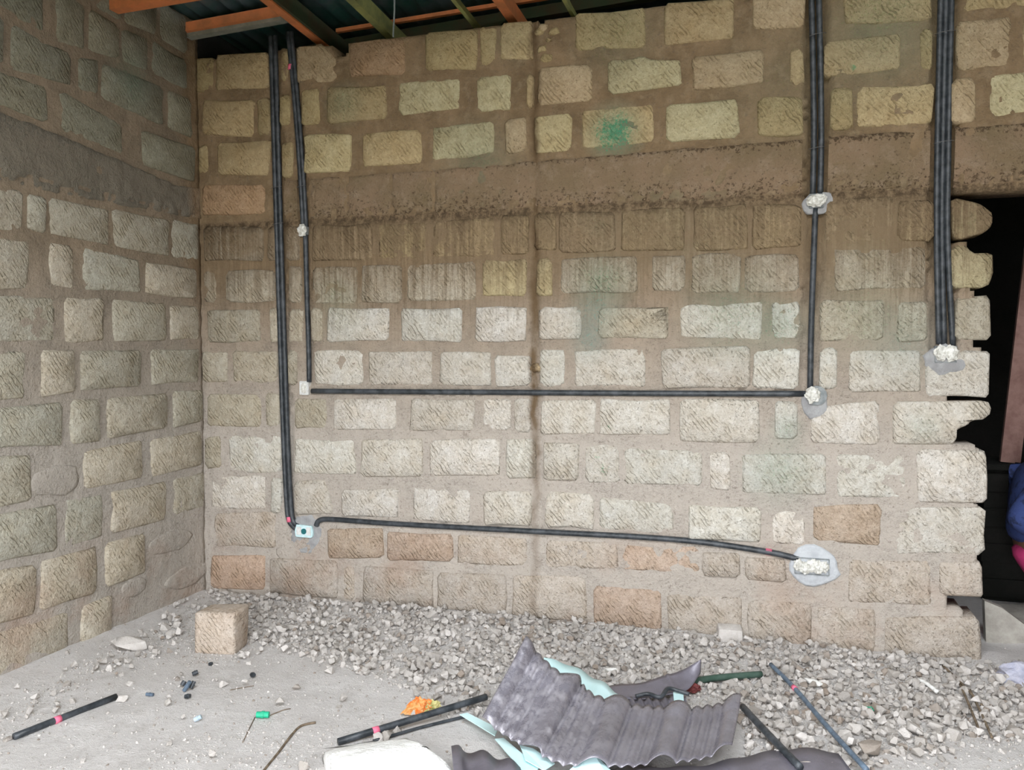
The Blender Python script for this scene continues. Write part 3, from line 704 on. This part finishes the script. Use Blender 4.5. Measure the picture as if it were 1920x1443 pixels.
for cx, wx in ((-.028, .030), (.033, .026)):
    mb = MB(); mb.box((cx, -.018, 0), (wx, .006, .044)); mb.build('paper_face', M['boxwhite'], b)
b = box(1530, 377, 'round box packed with white paper just under the beam on the right')
patch(b, .01, -.01, .075, .055, .004, M['cement'], 'cement_surround', 5.3); open_box(b, .06, .06, 'boxgrey'); wad(b, (0, -.016, 0), .040, .030, .02, 7); wad(b, (.032, -.014, .01), .013, .020, .014, 8)
b = box(1526, 745, 'paper-stuffed round box at the right end of the level conduit')
patch(b, .0, -.03, .055, .075, .010, M['cement'], 'cement_surround', 6.1)
mb = MB(); mb.tube([(.012, -.018, .01), (.012, .02, .01)], .045, 16); mb.build('box_shell', M['boxgrey'], b); wad(b, (-.006, -.022, .014), .031, .036, .016, 3)
b = box(1772, 664, 'paper-stuffed box in a grey cement patch nearest the doorway')
patch(b, .0, -.03, .088, .068, .012, M['cement'], 'cement_surround', 9.4); open_box(b, .085, .07, 'boxgrey', y0=-.016)
wad(b, (-.018, -.018, .006), .028, .034, .018, 12); wad(b, (.022, -.018, .004), .026, .038, .016, 13)
b = box(1522, 1060, 'wide double box packed with paper in a pale cement surround, lowest on the right')
patch(b, .01, .0, .115, .095, .012, M['cement2'], 'cement_surround', 12.2)
open_box(b, .15, .075, 'boxgrey', y0=-.018)
for i, (dx, dz, rx, rz) in enumerate(((-.058, .004, .022, .028), (-.03, -.008, .026, .028), (.0, .006, .026, .030), (.03, .0, .024, .032), (.056, .004, .018, .026))):
    wad(b, (dx, -.022, dz), rx, rz, .016, 20 + i)

# ------------------------------------------------------------ loose blocks and stones on the floor
def onfloor(px, py):
    p = atZ(px, py, 0)
    for _ in range(4): p = atZ(px, py, fh(p.x, p.y))
    return p
def hull(seed, n=11, flat=.65):
    rnd = random.Random(seed); bm = bmesh.new()
    for _ in range(n):
        v = Vector((rnd.gauss(0, 1), rnd.gauss(0, 1), rnd.gauss(0, 1))).normalized() * rnd.uniform(.8, 1.1); bm.verts.new((v.x, v.y * rnd.uniform(.75, 1), v.z * flat))
    r = bmesh.ops.convex_hull(bm, input=bm.verts)
    bmesh.ops.delete(bm, geom=[g for g in r['geom_interior'] if isinstance(g, bmesh.types.BMVert)], context='VERTS')
    bmesh.ops.triangulate(bm, faces=bm.faces)
    bm.verts.index_update(); vs_ = [v.co.copy() for v in bm.verts]; fs = [tuple(v.index for v in f.verts) for f in bm.faces]; bm.free(); return vs_, fs
def rockmesh(name, verts, faces, m, bevel=.0):
    bm = bmesh.new(); vv = [bm.verts.new(v) for v in verts]
    for f in faces: bm.faces.new([vv[i] for i in f])
    bmesh.ops.recalc_face_normals(bm, faces=bm.faces)
    if bevel: bmesh.ops.bevel(bm, geom=bm.edges[:], offset=bevel, segments=2, affect='EDGES', profile=.6)
    me = bpy.data.meshes.new(name); bm.to_mesh(me); bm.free(); me.materials.append(m)
    me.polygons.foreach_set('use_smooth', [bool(bevel)] * len(me.polygons)); return me
BOXF = [(0, 1, 3, 2), (4, 6, 7, 5), (0, 4, 5, 1), (2, 3, 7, 6), (0, 2, 6, 4), (1, 5, 7, 3)]
def rough_block(name, loc, d, rz, label, cat, m, bevel=.012, tilt=(0, 0), jit=.01, seed=0, sub=None):
    rnd = random.Random(seed)
    v = [Vector((x * d[0] / 2, y * d[1] / 2, (z + 1) * d[2] / 2)) + Vector((rnd.uniform(-jit, jit), rnd.uniform(-jit, jit), rnd.uniform(-jit, jit) if z > 0 else 0)) for x in (-1, 1) for y in (-1, 1) for z in (-1, 1)]
    o = link(name, rockmesh(name, v, BOXF, m, bevel), None, loc, (tilt[0], tilt[1], rz)); return tag(o, label, cat)
p = onfloor(404, 1229)
o = rough_block('cut_stone', Vector((p.x - .035, p.y + .10, p.z - .01)), (.19, .17, .20), math.radians(10), 'pale squared stone block standing on the rubble near the left corner', 'stone', M['stone'], .018, (0, 0), .009, 3)
o.color = (.55, .48, .42, 1)
p = onfloor(232, 1226); v_, f_ = hull(5, 12, .6)
o = link('flat_stone', rockmesh('flat_stone', v_, f_, M['rubble'], .06), None, (p.x, p.y + .05, p.z + .03), (.5, .2, .4)); o.scale = (.085, .055, .055); tag(o, 'pale flat angular stone leaning at the foot of the left wall', 'stone')
p = onfloor(1368, 1206)
o = rough_block('stone_chunk', Vector((p.x, p.y + .05, p.z - .01)), (.11, .07, .075), .25, 'pale square-cut stone chunk at the foot of the wall, right of centre', 'stone', M['rubble'], .006, (0, .1), .012, 8)
p = onfloor(740, 1443)
v_, f_ = hull(31, 26, .5)
o = link('boulder', rockmesh('boulder', v_, f_, M['whiterock'], .12), None, (p.x - .02, p.y - .02, p.z + .0), (0, 0, .3)); o.scale = (.29, .18, .19); tag(o, 'large white boulder at the bottom edge of the photo', 'stone')
for k, (px, py, s1, s2, s3, lab) in enumerate(((1146, 1268, .035, .022, .028, 'pale pointed stone touching the back edge of the roofing sheets'), (1757, 1372, .035, .03, .028, 'rounded pale stone in the rubble near the bottom right'),
        (1527, 1288, .045, .028, .02, 'flat bluish-white stone beside the slim blue-grey tube'), (1632, 1418, .06, .045, .035, 'large grey angular stone just right of the blue-grey tube'), (512, 1125, .035, .028, .03, 'topmost pale stone of the heap touching the back wall on the left'),
        (1712, 1378, .05, .03, .03, 'pale broken chunk with a dark hollow behind it, near the bottom right'), (1240, 1215, .05, .035, .035, 'rounded grey lump on the heap just left of the square-cut chunk'))):
    p = onfloor(px, py); v_, f_ = hull(200 + k, 14, .8)
    o = link('rubble_stone', rockmesh('rubble_stone', v_, f_, M['whiterock'] if k in (0, 2) else M['rubble'], .05), None, (p.x, p.y + .01, p.z + s3 * .8), (U(-.2, .2), U(-.2, .2), U(0, 6))); o.scale = (s1, s2, s3); tag(o, lab, 'stone')
# slab and scraps in the doorway
def thick_poly(name, pts, th, m, label, cat, nrm=None, parent=None):
    o3 = pts[0]; n = nrm or (pts[1] - pts[0]).cross(pts[2] - pts[0]).normalized()
    mb = MB(); k = len(pts); v = [p - o3 for p in pts] + [p - o3 + n * th for p in pts]
    mb.add(v, [tuple(range(k)), tuple(range(2 * k - 1, k - 1, -1))] + [(i, i + k, (i + 1) % k + k, (i + 1) % k) for i in range(k)])
    o = mb.build(name, M[m], parent); o.location = o3; return tag(o, label, cat)
thick_poly('concrete_slab', [atY(1846, 1126, .26), atY(1880, 1140, .26), atY(1960, 1200, .26), atY(1960, 1300, .26), atY(1850, 1236, .26)], .05, 'slab', 'broken grey concrete slab leaning inside the doorway', 'slab', Vector((0, 1, 0)))
p = onfloor(1905, 1275); wad(None, p + Vector((.02, 0, .02)), .09, .05, .07, 41, 'bag', 'plastic_bag'); o = bpy.context.scene.collection.objects[-1]; tag(o, 'pale bluish crumpled plastic bag at the doorway threshold', 'bag')

SHEETPOLY = [(985,1200),(1045,1250),(1165,1305),(1315,1240),(1310,1290),(1392,1318),(1400,1443),(840,1443),(850,1395),(930,1400),(865,1343),(905,1330)]
DENSE = [(290,1180),(390,1095),(430,1080),(560,1080),(700,1100),(900,1120),(1200,1150),(1500,1170),(1750,1190),(1880,1235),(1925,1280),(1925,1375),(1640,1385),(1600,1443),(1400,1443),(1385,1325),(1130,1290),(1020,1220),(960,1230),(890,1330),(800,1290),(660,1240),(560,1210),(450,1190),(440,1235),(345,1232)]
MIDP = [(0,1310),(390,1118),(360,1180),(120,1290),(0,1360)]
HEAVY = [(600,1090),(860,1115),(1500,1170),(1750,1190),(1925,1270),(1925,1370),(1400,1430),(1380,1320),(1000,1215),(900,1260)]
rocks = [hull(100 + i, 13, random.uniform(.65, .95)) for i in range(14)]
rmesh = [rockmesh('rubble_stone', v, f, M['rubble']) for v, f in rocks]
cand = []
def keepout(px, py): return inpoly(px, py, SHEETPOLY) or inpoly(px, py, [(340,1140),(450,1140),(450,1235),(340,1235)]) or (620 < px < 860 and py > 1372)
while len(cand) < 300:
    x = U(.15, 4.35); y = U(-1.9, -.03); px, py = project(Vector((x, y, .02)))
    if not (0 < px < 1920 and py < 1440) or keepout(px, py): continue
    dn = 1.0 if inpoly(px, py, HEAVY) else (.35 if inpoly(px, py, DENSE) else (.08 if inpoly(px, py, MIDP) else .02))
    if R() > dn: continue
    s = U(.015, .035) * (1 if dn > .3 else .75)
    if any((x - a) ** 2 + (y - b) ** 2 < (s + c) ** 2 * .6 for a, b, c in cand): continue
    cand.append((x, y, s))
for i, (x, y, s) in enumerate(cand):
    o = bpy.data.objects.new('rubble_stone', rmesh[i % 14]); C.objects.link(o)
    o.location = (x, y, fh(x, y) + s * .35); o.rotation_euler = (U(-.5, .5), U(-.5, .5), U(0, 6.28)); o.scale = (s * U(.9, 1.35), s, s * U(.8, 1.1))
    px, py = project(o.location)
    if not (inpoly(px, py, DENSE)): tag(o, 'lone lump of grey-cream rubble lying on bare dusty ground away from the heap', 'stone', 'lone stones on the bare dust')
    elif px < 985: tag(o, 'angular grey-cream rubble lump in the heap left of the bent roofing sheet', 'stone', 'rubble stones left of the bent sheet')
    elif px < 1440: tag(o, 'angular grey-cream rubble lump in the heap between roofing sheets and back wall', 'stone', 'rubble stones behind the sheets')
    else: tag(o, 'angular grey-cream rubble lump in the heap right of the roofing sheets', 'stone', 'rubble stones right of the sheets')
def scatter(name, n, dens, smin, smax, label, cat):
    V = []; Fc = []; c = 0; tries = 0
    while c < n and tries < n * 60:
        tries += 1
        x = U(.02, 4.9); y = U(-2.3, .5 if R() < .1 else -.03); px, py = project(Vector((x, y, .02)))
        if not (-60 < px < 2000 and py < 1480): continue
        if y > 0 and x < 4.1: continue
        if R() > dens(px, py): continue
        s = U(smin, smax) * (1 if R() < .8 else 1.3); v, f = rocks[random.randrange(14)]
        rot = Matrix.Rotation(U(0, 6.28), 3, 'Z') @ Matrix.Rotation(U(-.7, .7), 3, 'X'); z = fh(x, y) + s * U(.1, 1.3 if s > .009 else .5); k = len(V)
        for a in v: b_ = rot @ (a * s); V.append((b_.x + x, b_.y + y, b_.z + z))
        Fc += [tuple(i + k for i in q) for q in f]; c += 1
    o = link(name, mesh(name, V, Fc, M['gravel'], False)); tag(o, label, cat, kind='stuff'); return o
def d1(px, py):
    if keepout(px, py): return 0
    k = N(px * .02, py * .03, 2); px += 70 * k + U(-22, 22); py += 45 * N(px * .017, py * .02, 8) * (1 if py > 1230 else 0) + U(-14, 14) * (1 if py > 1200 else .3)
    px = min(px, 1915)
    return 1 if inpoly(px, py, HEAVY) else (.7 if inpoly(px, py, DENSE) else (.12 if inpoly(px, py, MIDP) else .012))
def d2(px, py):
    if inpoly(px, py, DENSE): return .9
    if inpoly(px, py, MIDP): return .6
    if 280 < px < 620 and py > 1350: return .35
    if px > 1550 and py > 1370: return .35
    return .10
scatter('rubble_chips', 4600, d1, .007, .021, 'broken stone chips heaped along the foot of the wall', 'rubble')
scatter('gravel', 12000, d2, .0025, .007, 'fine gravel and crumbs of mortar strewn over the dusty ground', 'gravel')

# ------------------------------------------------------------ roofing sheets on the ground
def sheet(name, top, bot, m, label, cat, profile, nu=120, nv=14, th=.0025, step=None, mats=None):
    """top / bot: traced edges as (px, py, height above the ground)"""
    T = spline([atZ(a, b, c) for a, b, c in top], 12); B = spline([atZ(a, b, c) for a, b, c in bot], 12)
    def samp(P, t):
        L_ = [0]
        for a, b in zip(P, P[1:]): L_.append(L_[-1] + (b - a).length)
        s = t * L_[-1]
        for i in range(len(P) - 1):
            if L_[i + 1] >= s: return P[i].lerp(P[i + 1], (s - L_[i]) / max(1e-9, L_[i + 1] - L_[i])), L_[-1]
        return P[-1], L_[-1]
    o3 = T[0]; rows = []
    ts = [samp(T, i / nu) for i in range(nu + 1)]; bs = [samp(B, i / nu) for i in range(nu + 1)]
    V = []
    for j in range(nv + 1):
        q = j / nv
        for i in range(nu + 1):
            a = ts[i][0]; b = bs[i][0]; p = a.lerp(b, q)
            t0 = samp(T, min(1, i / nu + .02))[0] - samp(T, max(0, i / nu - .02))[0]
            n = t0.cross(b - a); n = n.normalized() if n.length > 1e-9 else Vector((0, 0, 1))
            if n.z < 0: n = -n
            h = profile(i / nu * ts[0][1], q)
            V.append(p - o3 + n * h)
    k = len(V); f = []
    for j in range(nv):
        for i in range(nu): a = j * (nu + 1) + i; f.append((a, a + nu + 1, a + nu + 2, a + 1))
    o = link(name, mesh(name, V, f, M[m]), None, o3)
    sm = o.modifiers.new('thick', 'SOLIDIFY'); sm.thickness = th; sm.offset = -1
    return tag(o, label, cat)
def tile_profile(s, q, per=.225):
    x = (s / per + .18) % 1.0
    if x < .45: h = .034 * math.sin(x / .45 * math.pi) ** .7
    else: h = .013 * abs(math.sin((x - .45) / .55 * math.pi * 3)) - .004
    return h + (.010 if q < .20 else 0)
sheet('roofing_sheet', [(985,1203,.26),(1010,1230,.22),(1045,1262,.17),(1085,1282,.12),(1110,1305,.10),(1160,1322,.075),(1230,1330,.06),(1300,1332,.055),(1392,1318,.07)],
      [(903,1352,.07),(940,1375,.055),(985,1402,.045),(1050,1432,.04),(1110,1436,.04),(1180,1437,.035),(1240,1432,.035),(1310,1424,.035),(1374,1410,.045)],
      'sheetd', 'bent purple-grey ribbed roofing sheet with its dusty left end tilted up', 'roofing sheet', tile_profile, 150, 16)
sheet('roofing_sheet', [(1130,1288,.02),(1160,1284,.03),(1210,1276,.045),(1262,1262,.06),(1315,1236,.12)], [(1120,1310,.035),(1165,1310,.03),(1225,1306,.03),(1282,1296,.03),(1314,1262,.06)],
      'sheetg', 'curved smooth grey roofing sheet behind the big bent one', 'roofing sheet', lambda s, q: .004 * math.sin(s * 30) + (.004 if abs(s - .28) < .01 else 0), 60, 6)
sheet('roofing_sheet', [(1150,1300,.028),(1200,1309,.026),(1285,1303,.028)], [(1170,1330,.02),(1210,1338,.02),(1290,1330,.02)],
      'sheetg', 'small lilac-grey ribbed sheet end tucked behind the big bent sheet', 'roofing sheet', lambda s, q: .006 * math.sin(s * 190), 60, 5)
sheet('roofing_sheet', [(1090,1452,.012),(1180,1436,.015),(1300,1436,.012),(1420,1412,.02),(1500,1402,.02),(1572,1410,.012)], [(1060,1560,.01),(1180,1570,.01),(1320,1560,.01),(1440,1540,.01),(1530,1520,.01),(1640,1500,.01)],
      'sheetg', 'flat purple-grey roofing sheet lying lowest along the bottom edge', 'roofing sheet', lambda s, q: .004 * math.sin(s * 40), 60, 6)
sheet('roofing_sheet', [(846,1398,.07),(880,1406,.035),(925,1415,.03),(990,1440,.02)], [(860,1540,.06),(900,1548,.03),(950,1555,.02),(1020,1560,.01)],
      'sheetg', 'dark curled roofing sheet beside the white boulder', 'roofing sheet', lambda s, q: .010 * math.sin(s * 60), 60, 6)
def flat(name, pts, m, label, cat, th=.003):
    return thick_poly(name, [atZ(*p) for p in pts], th, m, label, cat, Vector((0, 0, 1)))
sheet('cyan_sheet', [(1020,1232,.13),(1060,1243,.10),(1100,1262,.07),(1140,1285,.05),(1172,1310,.03)], [(1010,1290,.03),(1050,1310,.03),(1090,1325,.03),(1120,1335,.025),(1160,1345,.02)],
      'cyan', 'pale cyan sheet showing along the upper edge of the bent roofing sheet', 'metal sheet', lambda s, q: .006 * math.sin(s * 50), 40, 5)
flat('cyan_strip', [(862,1340,.012), (876,1337,.012), (934,1366,.012), (928,1380,.012)], 'cyan', 'short pale cyan metal strip pointing left from under the bent sheet', 'metal strip')
flat('cyan_strip', [(928,1386,.012), (944,1384,.012), (1010,1440,.012), (1000,1456,.012), (984,1452,.012)], 'cyan', 'long pale cyan metal strip running off the bottom edge', 'metal strip')
flat('cyan_strip', [(975,1398,.028), (1000,1404,.028), (1040,1432,.02), (1020,1445,.02), (985,1425,.028)], 'cyan', 'pale cyan folded edge below the dusty part of the bent sheet', 'metal strip')
flat('cyan_sheet', [(1062,1450,.02), (1098,1416,.045), (1112,1411,.05), (1152,1452,.02), (1150,1475,.02), (1070,1475,.02)], 'cyan', 'pale cyan triangular sheet corner at the bottom edge', 'metal sheet')
flat('cyan_scrap', [(1262,1298,.035), (1281,1296,.035), (1282,1314,.03), (1264,1318,.03)], 'cyan', 'tiny pale cyan scrap behind the ribbed sheets', 'metal scrap')

# ------------------------------------------------------------ loose pipes and rubbish
def floor_tube(name, pts, r, m, label, cat, marks=(), lift=0.0, n=10, parts='pink_mark'):
    P = []
    for q in pts:
        p = onfloor(q[0], q[1]); P.append(p + Vector((0, 0, (r if not isinstance(r, list) else r[0]) + lift + (q[2] if len(q) > 2 else 0))))
    o3 = P[0].copy(); mb = MB(); mb.tube([p - o3 for p in spline(P, 5)], r, n); o = mb.build(name, M[m], None, True); o.location = o3; tag(o, label, cat)
    for k in marks:
        i = min(int(k * (len(P) - 1)), len(P) - 2); t = k * (len(P) - 1) - i; c = P[i].lerp(P[i + 1], t); d = (P[i + 1] - P[i]).normalized()
        MB().tube([c - o3 - d * .012, c - o3 + d * .012], r + .0012, n).build(parts, M['pink'], o, True)
    return o
floor_tube('conduit_offcut', [(26,1387), (218,1311)], .0125, 'pipe', 'short black conduit offcut with a pink mark lying at lower left', 'conduit', (.40,))
floor_tube('conduit_offcut', [(634,1397,.0), (912,1326,.03)], .013, 'pipe', 'black conduit offcut with a pink mark leading under the bent sheet', 'conduit', (.235,))
floor_tube('conduit_offcut', [(700,1392), (790,1366), (875,1345)], .006, 'pipe', 'thin black strip lying just below the marked conduit offcut', 'tube')  # slim dark strip along the lower side of the offcut
floor_tube('conduit_offcut', [(1392,1345,.03), (1440,1398,.03), (1500,1462,.03)], .013, 'pipe', 'black conduit sloping out from the right end of the bent sheet', 'conduit')
floor_tube('conduit_offcut', [(1445,1262,.03), (1490,1308,.03), (1550,1378,.025), (1625,1462,.025)], .0095, 'blueplastic', 'slim blue-grey tube with a pink mark lying across the rubble on the right', 'conduit', (.33,))
floor_tube('conduit_offcut', [(1276,1292,.01), (1340,1282,.012), (1428,1274,.01)], .014, 'greenscrap', 'dark green tube half buried in rubble behind the sheets', 'tube')
p = onfloor(1298, 1300); wad(None, p + Vector((0, 0, .025)), .035, .02, .025, 51, 'maroon', 'maroon_scrap'); tag(C.objects[-1], 'maroon crumpled scrap beside the dark green tube', 'scrap')
floor_tube('black_cable', [(1192,1332,.05), (1215,1330,.055), (1238,1334,.05), (1252,1322,.06), (1272,1324,.055), (1292,1328,.05)], .008, 'pipe', 'knotted black cable lying over the back edge of the bent sheet', 'cable')
floor_tube('black_cable', [(485,1458), (520,1415), (548,1378), (566,1362), (592,1356)], .0045, 'twig', 'dark bent twig running off the bottom edge', 'twig', n=6)
for k, (pts, lab) in enumerate((([(478,1345), (462,1378), (455,1392)], 'thin brown wire trailing below the green cap'), ([(432,1294), (452,1290), (476,1286)], 'thin wire lying right of the black fittings'), ([(498,1345),(530,1332),(545,1329)], 'thin wire leading right from the green cap'))):
    floor_tube('thin_wire', pts, .002, 'twig', lab, 'wire', n=5)
for k, (x0, y0, x1, y1, lab) in enumerate(((1722,1283,1758,1306,'pale dry stick at the foot of the doorway stones'), (1768,1255,1842,1330,'dark dry twig lying below the doorway corner'), (1800,1290,1838,1382,'long dry twig pointing to the bottom edge on the right'), (1818,1300,1860,1390,'thin dry twig beside the long one on the right'))):
    floor_tube('dry_twig', [(x0, y0, .012), ((x0 + x1) / 2, (y0 + y1) / 2, .016), (x1, y1, .01)], .005 if k else .009, 'twig' if k else 'whiterock', lab, 'twig', n=6)
# small fittings near the squared block
def fitting(px, py, r, L_, ang, m, label, tilt=0):
    p = onfloor(px, py); o3 = p + Vector((0, 0, r))
    d = Vector((math.cos(ang) * math.cos(tilt), math.sin(ang) * math.cos(tilt), math.sin(tilt)))
    o3.z += abs(L_ / 2 * math.sin(tilt)) * .8
    mb = MB(); mb.tube([-d * L_ / 2, -d * L_ * .1, -d * L_ * .1, d * L_ * .1, d * L_ * .1, d * L_ / 2], [r * .85, r * .85, r, r, r * .85, r * .85], 12)
    o = mb.build('conduit_fitting', M[m], None, False); o.location = o3; tag(o, label, 'conduit fitting')
    return o
fitting(344, 1288, .011, .020, 1.2, 'pipe', 'small black conduit cap at the left of the fitting cluster', .8)
fitting(351, 1297, .010, .045, .4, 'blueplastic', 'blue-grey conduit coupler in the middle of the fitting cluster', 1.0)
fitting(361, 1292, .010, .030, 1.4, 'pipe', 'black conduit coupler at the right of the fitting cluster', .9)
fitting(352, 1310, .010, .022, .1, 'pipe', 'black conduit cap lowest in the fitting cluster', .2)
fitting(366, 1267, .011, .024, .7, 'pipe', 'black conduit cap just above the fitting cluster', .3)
fitting(395, 1248, .008, .016, .2, 'pipe', 'tiny black cap just below the squared stone block', .3)
fitting(474, 1270, .011, .024, -.6, 'pipe', 'black conduit cap lying alone right of the squared stone', .2)
fitting(281, 1305, .008, .032, .1, 'blueplastic', 'small blue-violet scrap tube left of the fitting cluster')
fitting(371, 1353, .010, .028, .5, 'lightblue', 'pale blue-grey coupler below the fitting cluster', .4)
fitting(493, 1346, .014, .048, .28, 'greencap', 'bright green conduit coupler lying on the dusty floor')
o = wad(None, onfloor(1636, 1334) + Vector((0, 0, .012)), .03, .008, .016, 61, 'greencap', 'green_scrap'); tag(o, 'faded green plastic scrap in the rubble on the right', 'scrap')
# orange wrapper
p = onfloor(783, 1342); r = empty('snack_wrapper', p, 'crumpled orange wrapper lying behind the marked conduit offcut', 'wrapper')
def crumple(parent, name, m, pts, seed, amp=.012):
    V = []; f = []; n = 9; A, B_, C_, D_ = [Vector(q) for q in pts]
    for j in range(n):
        for i in range(n):
            s = i / (n - 1); t = j / (n - 1); q = (A * (1 - s) + B_ * s) * (1 - t) + (D_ * (1 - s) + C_ * s) * t
            V.append(q + Vector((N(i * .9, j * .9, seed), N(i * .9, j * .9, seed + 5), abs(N(i * .7, j * .7, seed + 9)) * 1.6)) * amp)
    for j in range(n - 1):
        for i in range(n - 1): a = j * n + i; f.append((a, a + 1, a + n + 1, a + n))
    o = link(name, mesh(name, V, f, M[m], False), parent); s_ = o.modifiers.new('t', 'SOLIDIFY'); s_.thickness = .0015; return o
crumple(r, 'foil_front', 'wrapper', [(-.065, -.02, .006), (.02, -.01, .008), (.03, .02, .055), (-.02, .03, .060)], 3)
crumple(r, 'foil_side', 'wrapper', [(.0, -.02, .006), (.05, .0, .01), (.045, .03, .050), (-.01, .02, .060)], 8)
q = crumple(r, 'foil_lining', 'wrapin', [(.03, -.01, .008), (.085, .02, .014), (.08, .04, .045), (.03, .03, .055)], 13); q['label'] = 'yellow-green lining'

# ------------------------------------------------------------ doorway: plank, added dark crate, seated person
mb = MB(); a = atY(1888, 866, 1.02); t_ = atY(1938, 440, 1.02)
mb.beam(a, t_, .07, .03, Vector((0, 1, 0))); mb.beam(a + Vector((.05, .02, 0)), t_ + Vector((.05, .02, 0)), .03, .05, Vector((0, 1, 0)))
o = mb.build('leaning_plank', M['plank'], origin=a); tag(o, 'reddish brown plank leaning in the dark doorway', 'plank')
mb = MB(); zc = a.z - .02  # added crate, coloured near black to give the darkness below the plank
mb.box((a.x + .12, 1.16, zc / 2), (.46, .30, zc - .02))
for k in range(4): mb.box((a.x + .12, 1.0, .09 + k * (zc - .18) / 3), (.48, .018, .10))
mb.box((a.x + .12, 1.12, zc), (.50, .36, .03)); o = mb.build('added_dark_crate', M['dark'], origin=(a.x, 1.02, 0)); tag(o, 'added near-black slatted crate for the darkness under the leaning plank in the doorway', 'crate')
def skin(name, nodes, edges, m, parent, sub=2):
    me = bpy.data.meshes.new(name); me.from_pydata([n[:3] for n in nodes], edges, []); me.materials.append(M[m])
    o = link(name, me, parent); s = o.modifiers.new('skin', 'SKIN'); s.use_smooth_shade = True
    for i, n in enumerate(nodes):
        d = me.skin_vertices[0].data[i]; rr = n[3]; d.radius = rr if isinstance(rr, tuple) else (rr, rr); d.use_root = i == 0
    s2 = o.modifiers.new('sub', 'SUBSURF'); s2.levels = sub; s2.render_levels = sub; return o
PX, PY = 4.415, .60
per = empty('person', (PX, PY, 0), 'person in a blue shirt and magenta trousers sitting just inside the doorway', 'person')
nd = [(0, 0, .30, .13), (.01, 0, .45, .12), (.03, 0, .62, .14), (.05, 0, .78, .12), (.07, 0, .86, .055), (.085, 0, .93, .075), (.10, 0, 1.01, .09), (.10, 0, 1.08, .07),
      (.04, -.17, .78, .055), (-.14, -.22, .58, .042), (.12, -.20, .48, .032), (.04, .17, .78, .055), (-.02, .24, .54, .042), (.22, .18, .46, .032),
      (.06, -.09, .26, .095), (.42, -.13, .44, .065), (.50, -.13, .10, .04), (.06, .09, .26, .095), (.42, .13, .44, .065), (.50, .13, .10, .04),
      (.60, -.14, .04, .03), (.60, .14, .04, .03), (.175, -.19, .47, .03), (.275, .17, .45, .03)]
ed = [(0, 1), (1, 2), (2, 3), (3, 4), (4, 5), (5, 6), (6, 7), (3, 8), (8, 9), (9, 10), (3, 11), (11, 12), (12, 13), (0, 14), (14, 15), (15, 16), (0, 17), (17, 18), (18, 19), (16, 20), (19, 21), (10, 22), (13, 23)]
skin('body', nd, ed, 'skin', per)
for hx, hy, hz_ in ((.185, -.19, .47), (.285, .17, .45)):
    for i, (dy, ln) in enumerate(((-.024, .055), (-.010, .066), (.004, .070), (.018, .060))):
        skin('finger', [(hx, hy + dy * .7, hz_, .009), (hx + ln * .5, hy + dy, hz_ + .004, .008), (hx + ln, hy + dy, hz_ - .016, .007)], [(0, 1), (1, 2)], 'skin', per, 1)
    skin('thumb', [(hx - .02, hy + .02, hz_, .010), (hx + .01, hy + .042, hz_ + .004, .009), (hx + .035, hy + .045, hz_ - .008, .008)], [(0, 1), (1, 2)], 'skin', per, 1)
skin('shirt', [(0, 0, .40, .155), (.02, 0, .55, .15), (.035, 0, .68, .155), (.05, 0, .80, .12), (.04, -.17, .785, .075), (-.145, -.225, .575, .066), (.06, -.21, .50, .05), (.04, .17, .785, .075), (-.02, .24, .55, .066), (.12, .205, .49, .05)],
     [(0, 1), (1, 2), (2, 3), (3, 4), (4, 5), (5, 6), (3, 7), (7, 8), (8, 9)], 'shirt', per)
skin('trousers', [(-.01, 0, .22, .185), (-.03, 0, .46, .155), (.08, -.09, .25, .115), (.42, -.13, .44, .082), (.495, -.13, .16, .06), (.08, .09, .25, .115), (.42, .13, .44, .082), (.495, .13, .16, .06)],
     [(0, 1), (0, 2), (2, 3), (3, 4), (0, 5), (5, 6), (6, 7)], 'pants', per)
wad(per, (.085, 0, 1.06), .098, .085, .092, 71, 'hair', 'hair')
for s in (-1, 1):
    mb = MB(); mb.tube([(.178, s * .030, 1.005), (.186, s * .030, 1.005)], .011, 10); mb.build('eye', M['eye'], per)
    wad(per, (.10, s * .088, .985), .022, .030, .010, 80 + s, 'skin', 'ear')
wad(per, (.185, 0, .975), .018, .024, .014, 90, 'skin', 'nose'); wad(per, (.172, 0, .94), .012, .008, .026, 91, 'maroon', 'mouth')
rough_block('seat_stone', Vector((PX + .02, PY, -.02)), (.34, .34, .09), .1, 'grey stone block the person sits on inside the doorway', 'stone', M['slab'], .012, (0, 0), .01, 9)
print('OBJECTS', len(bpy.data.objects), 'TRIS', sum(len(m.polygons) for m in bpy.data.meshes))
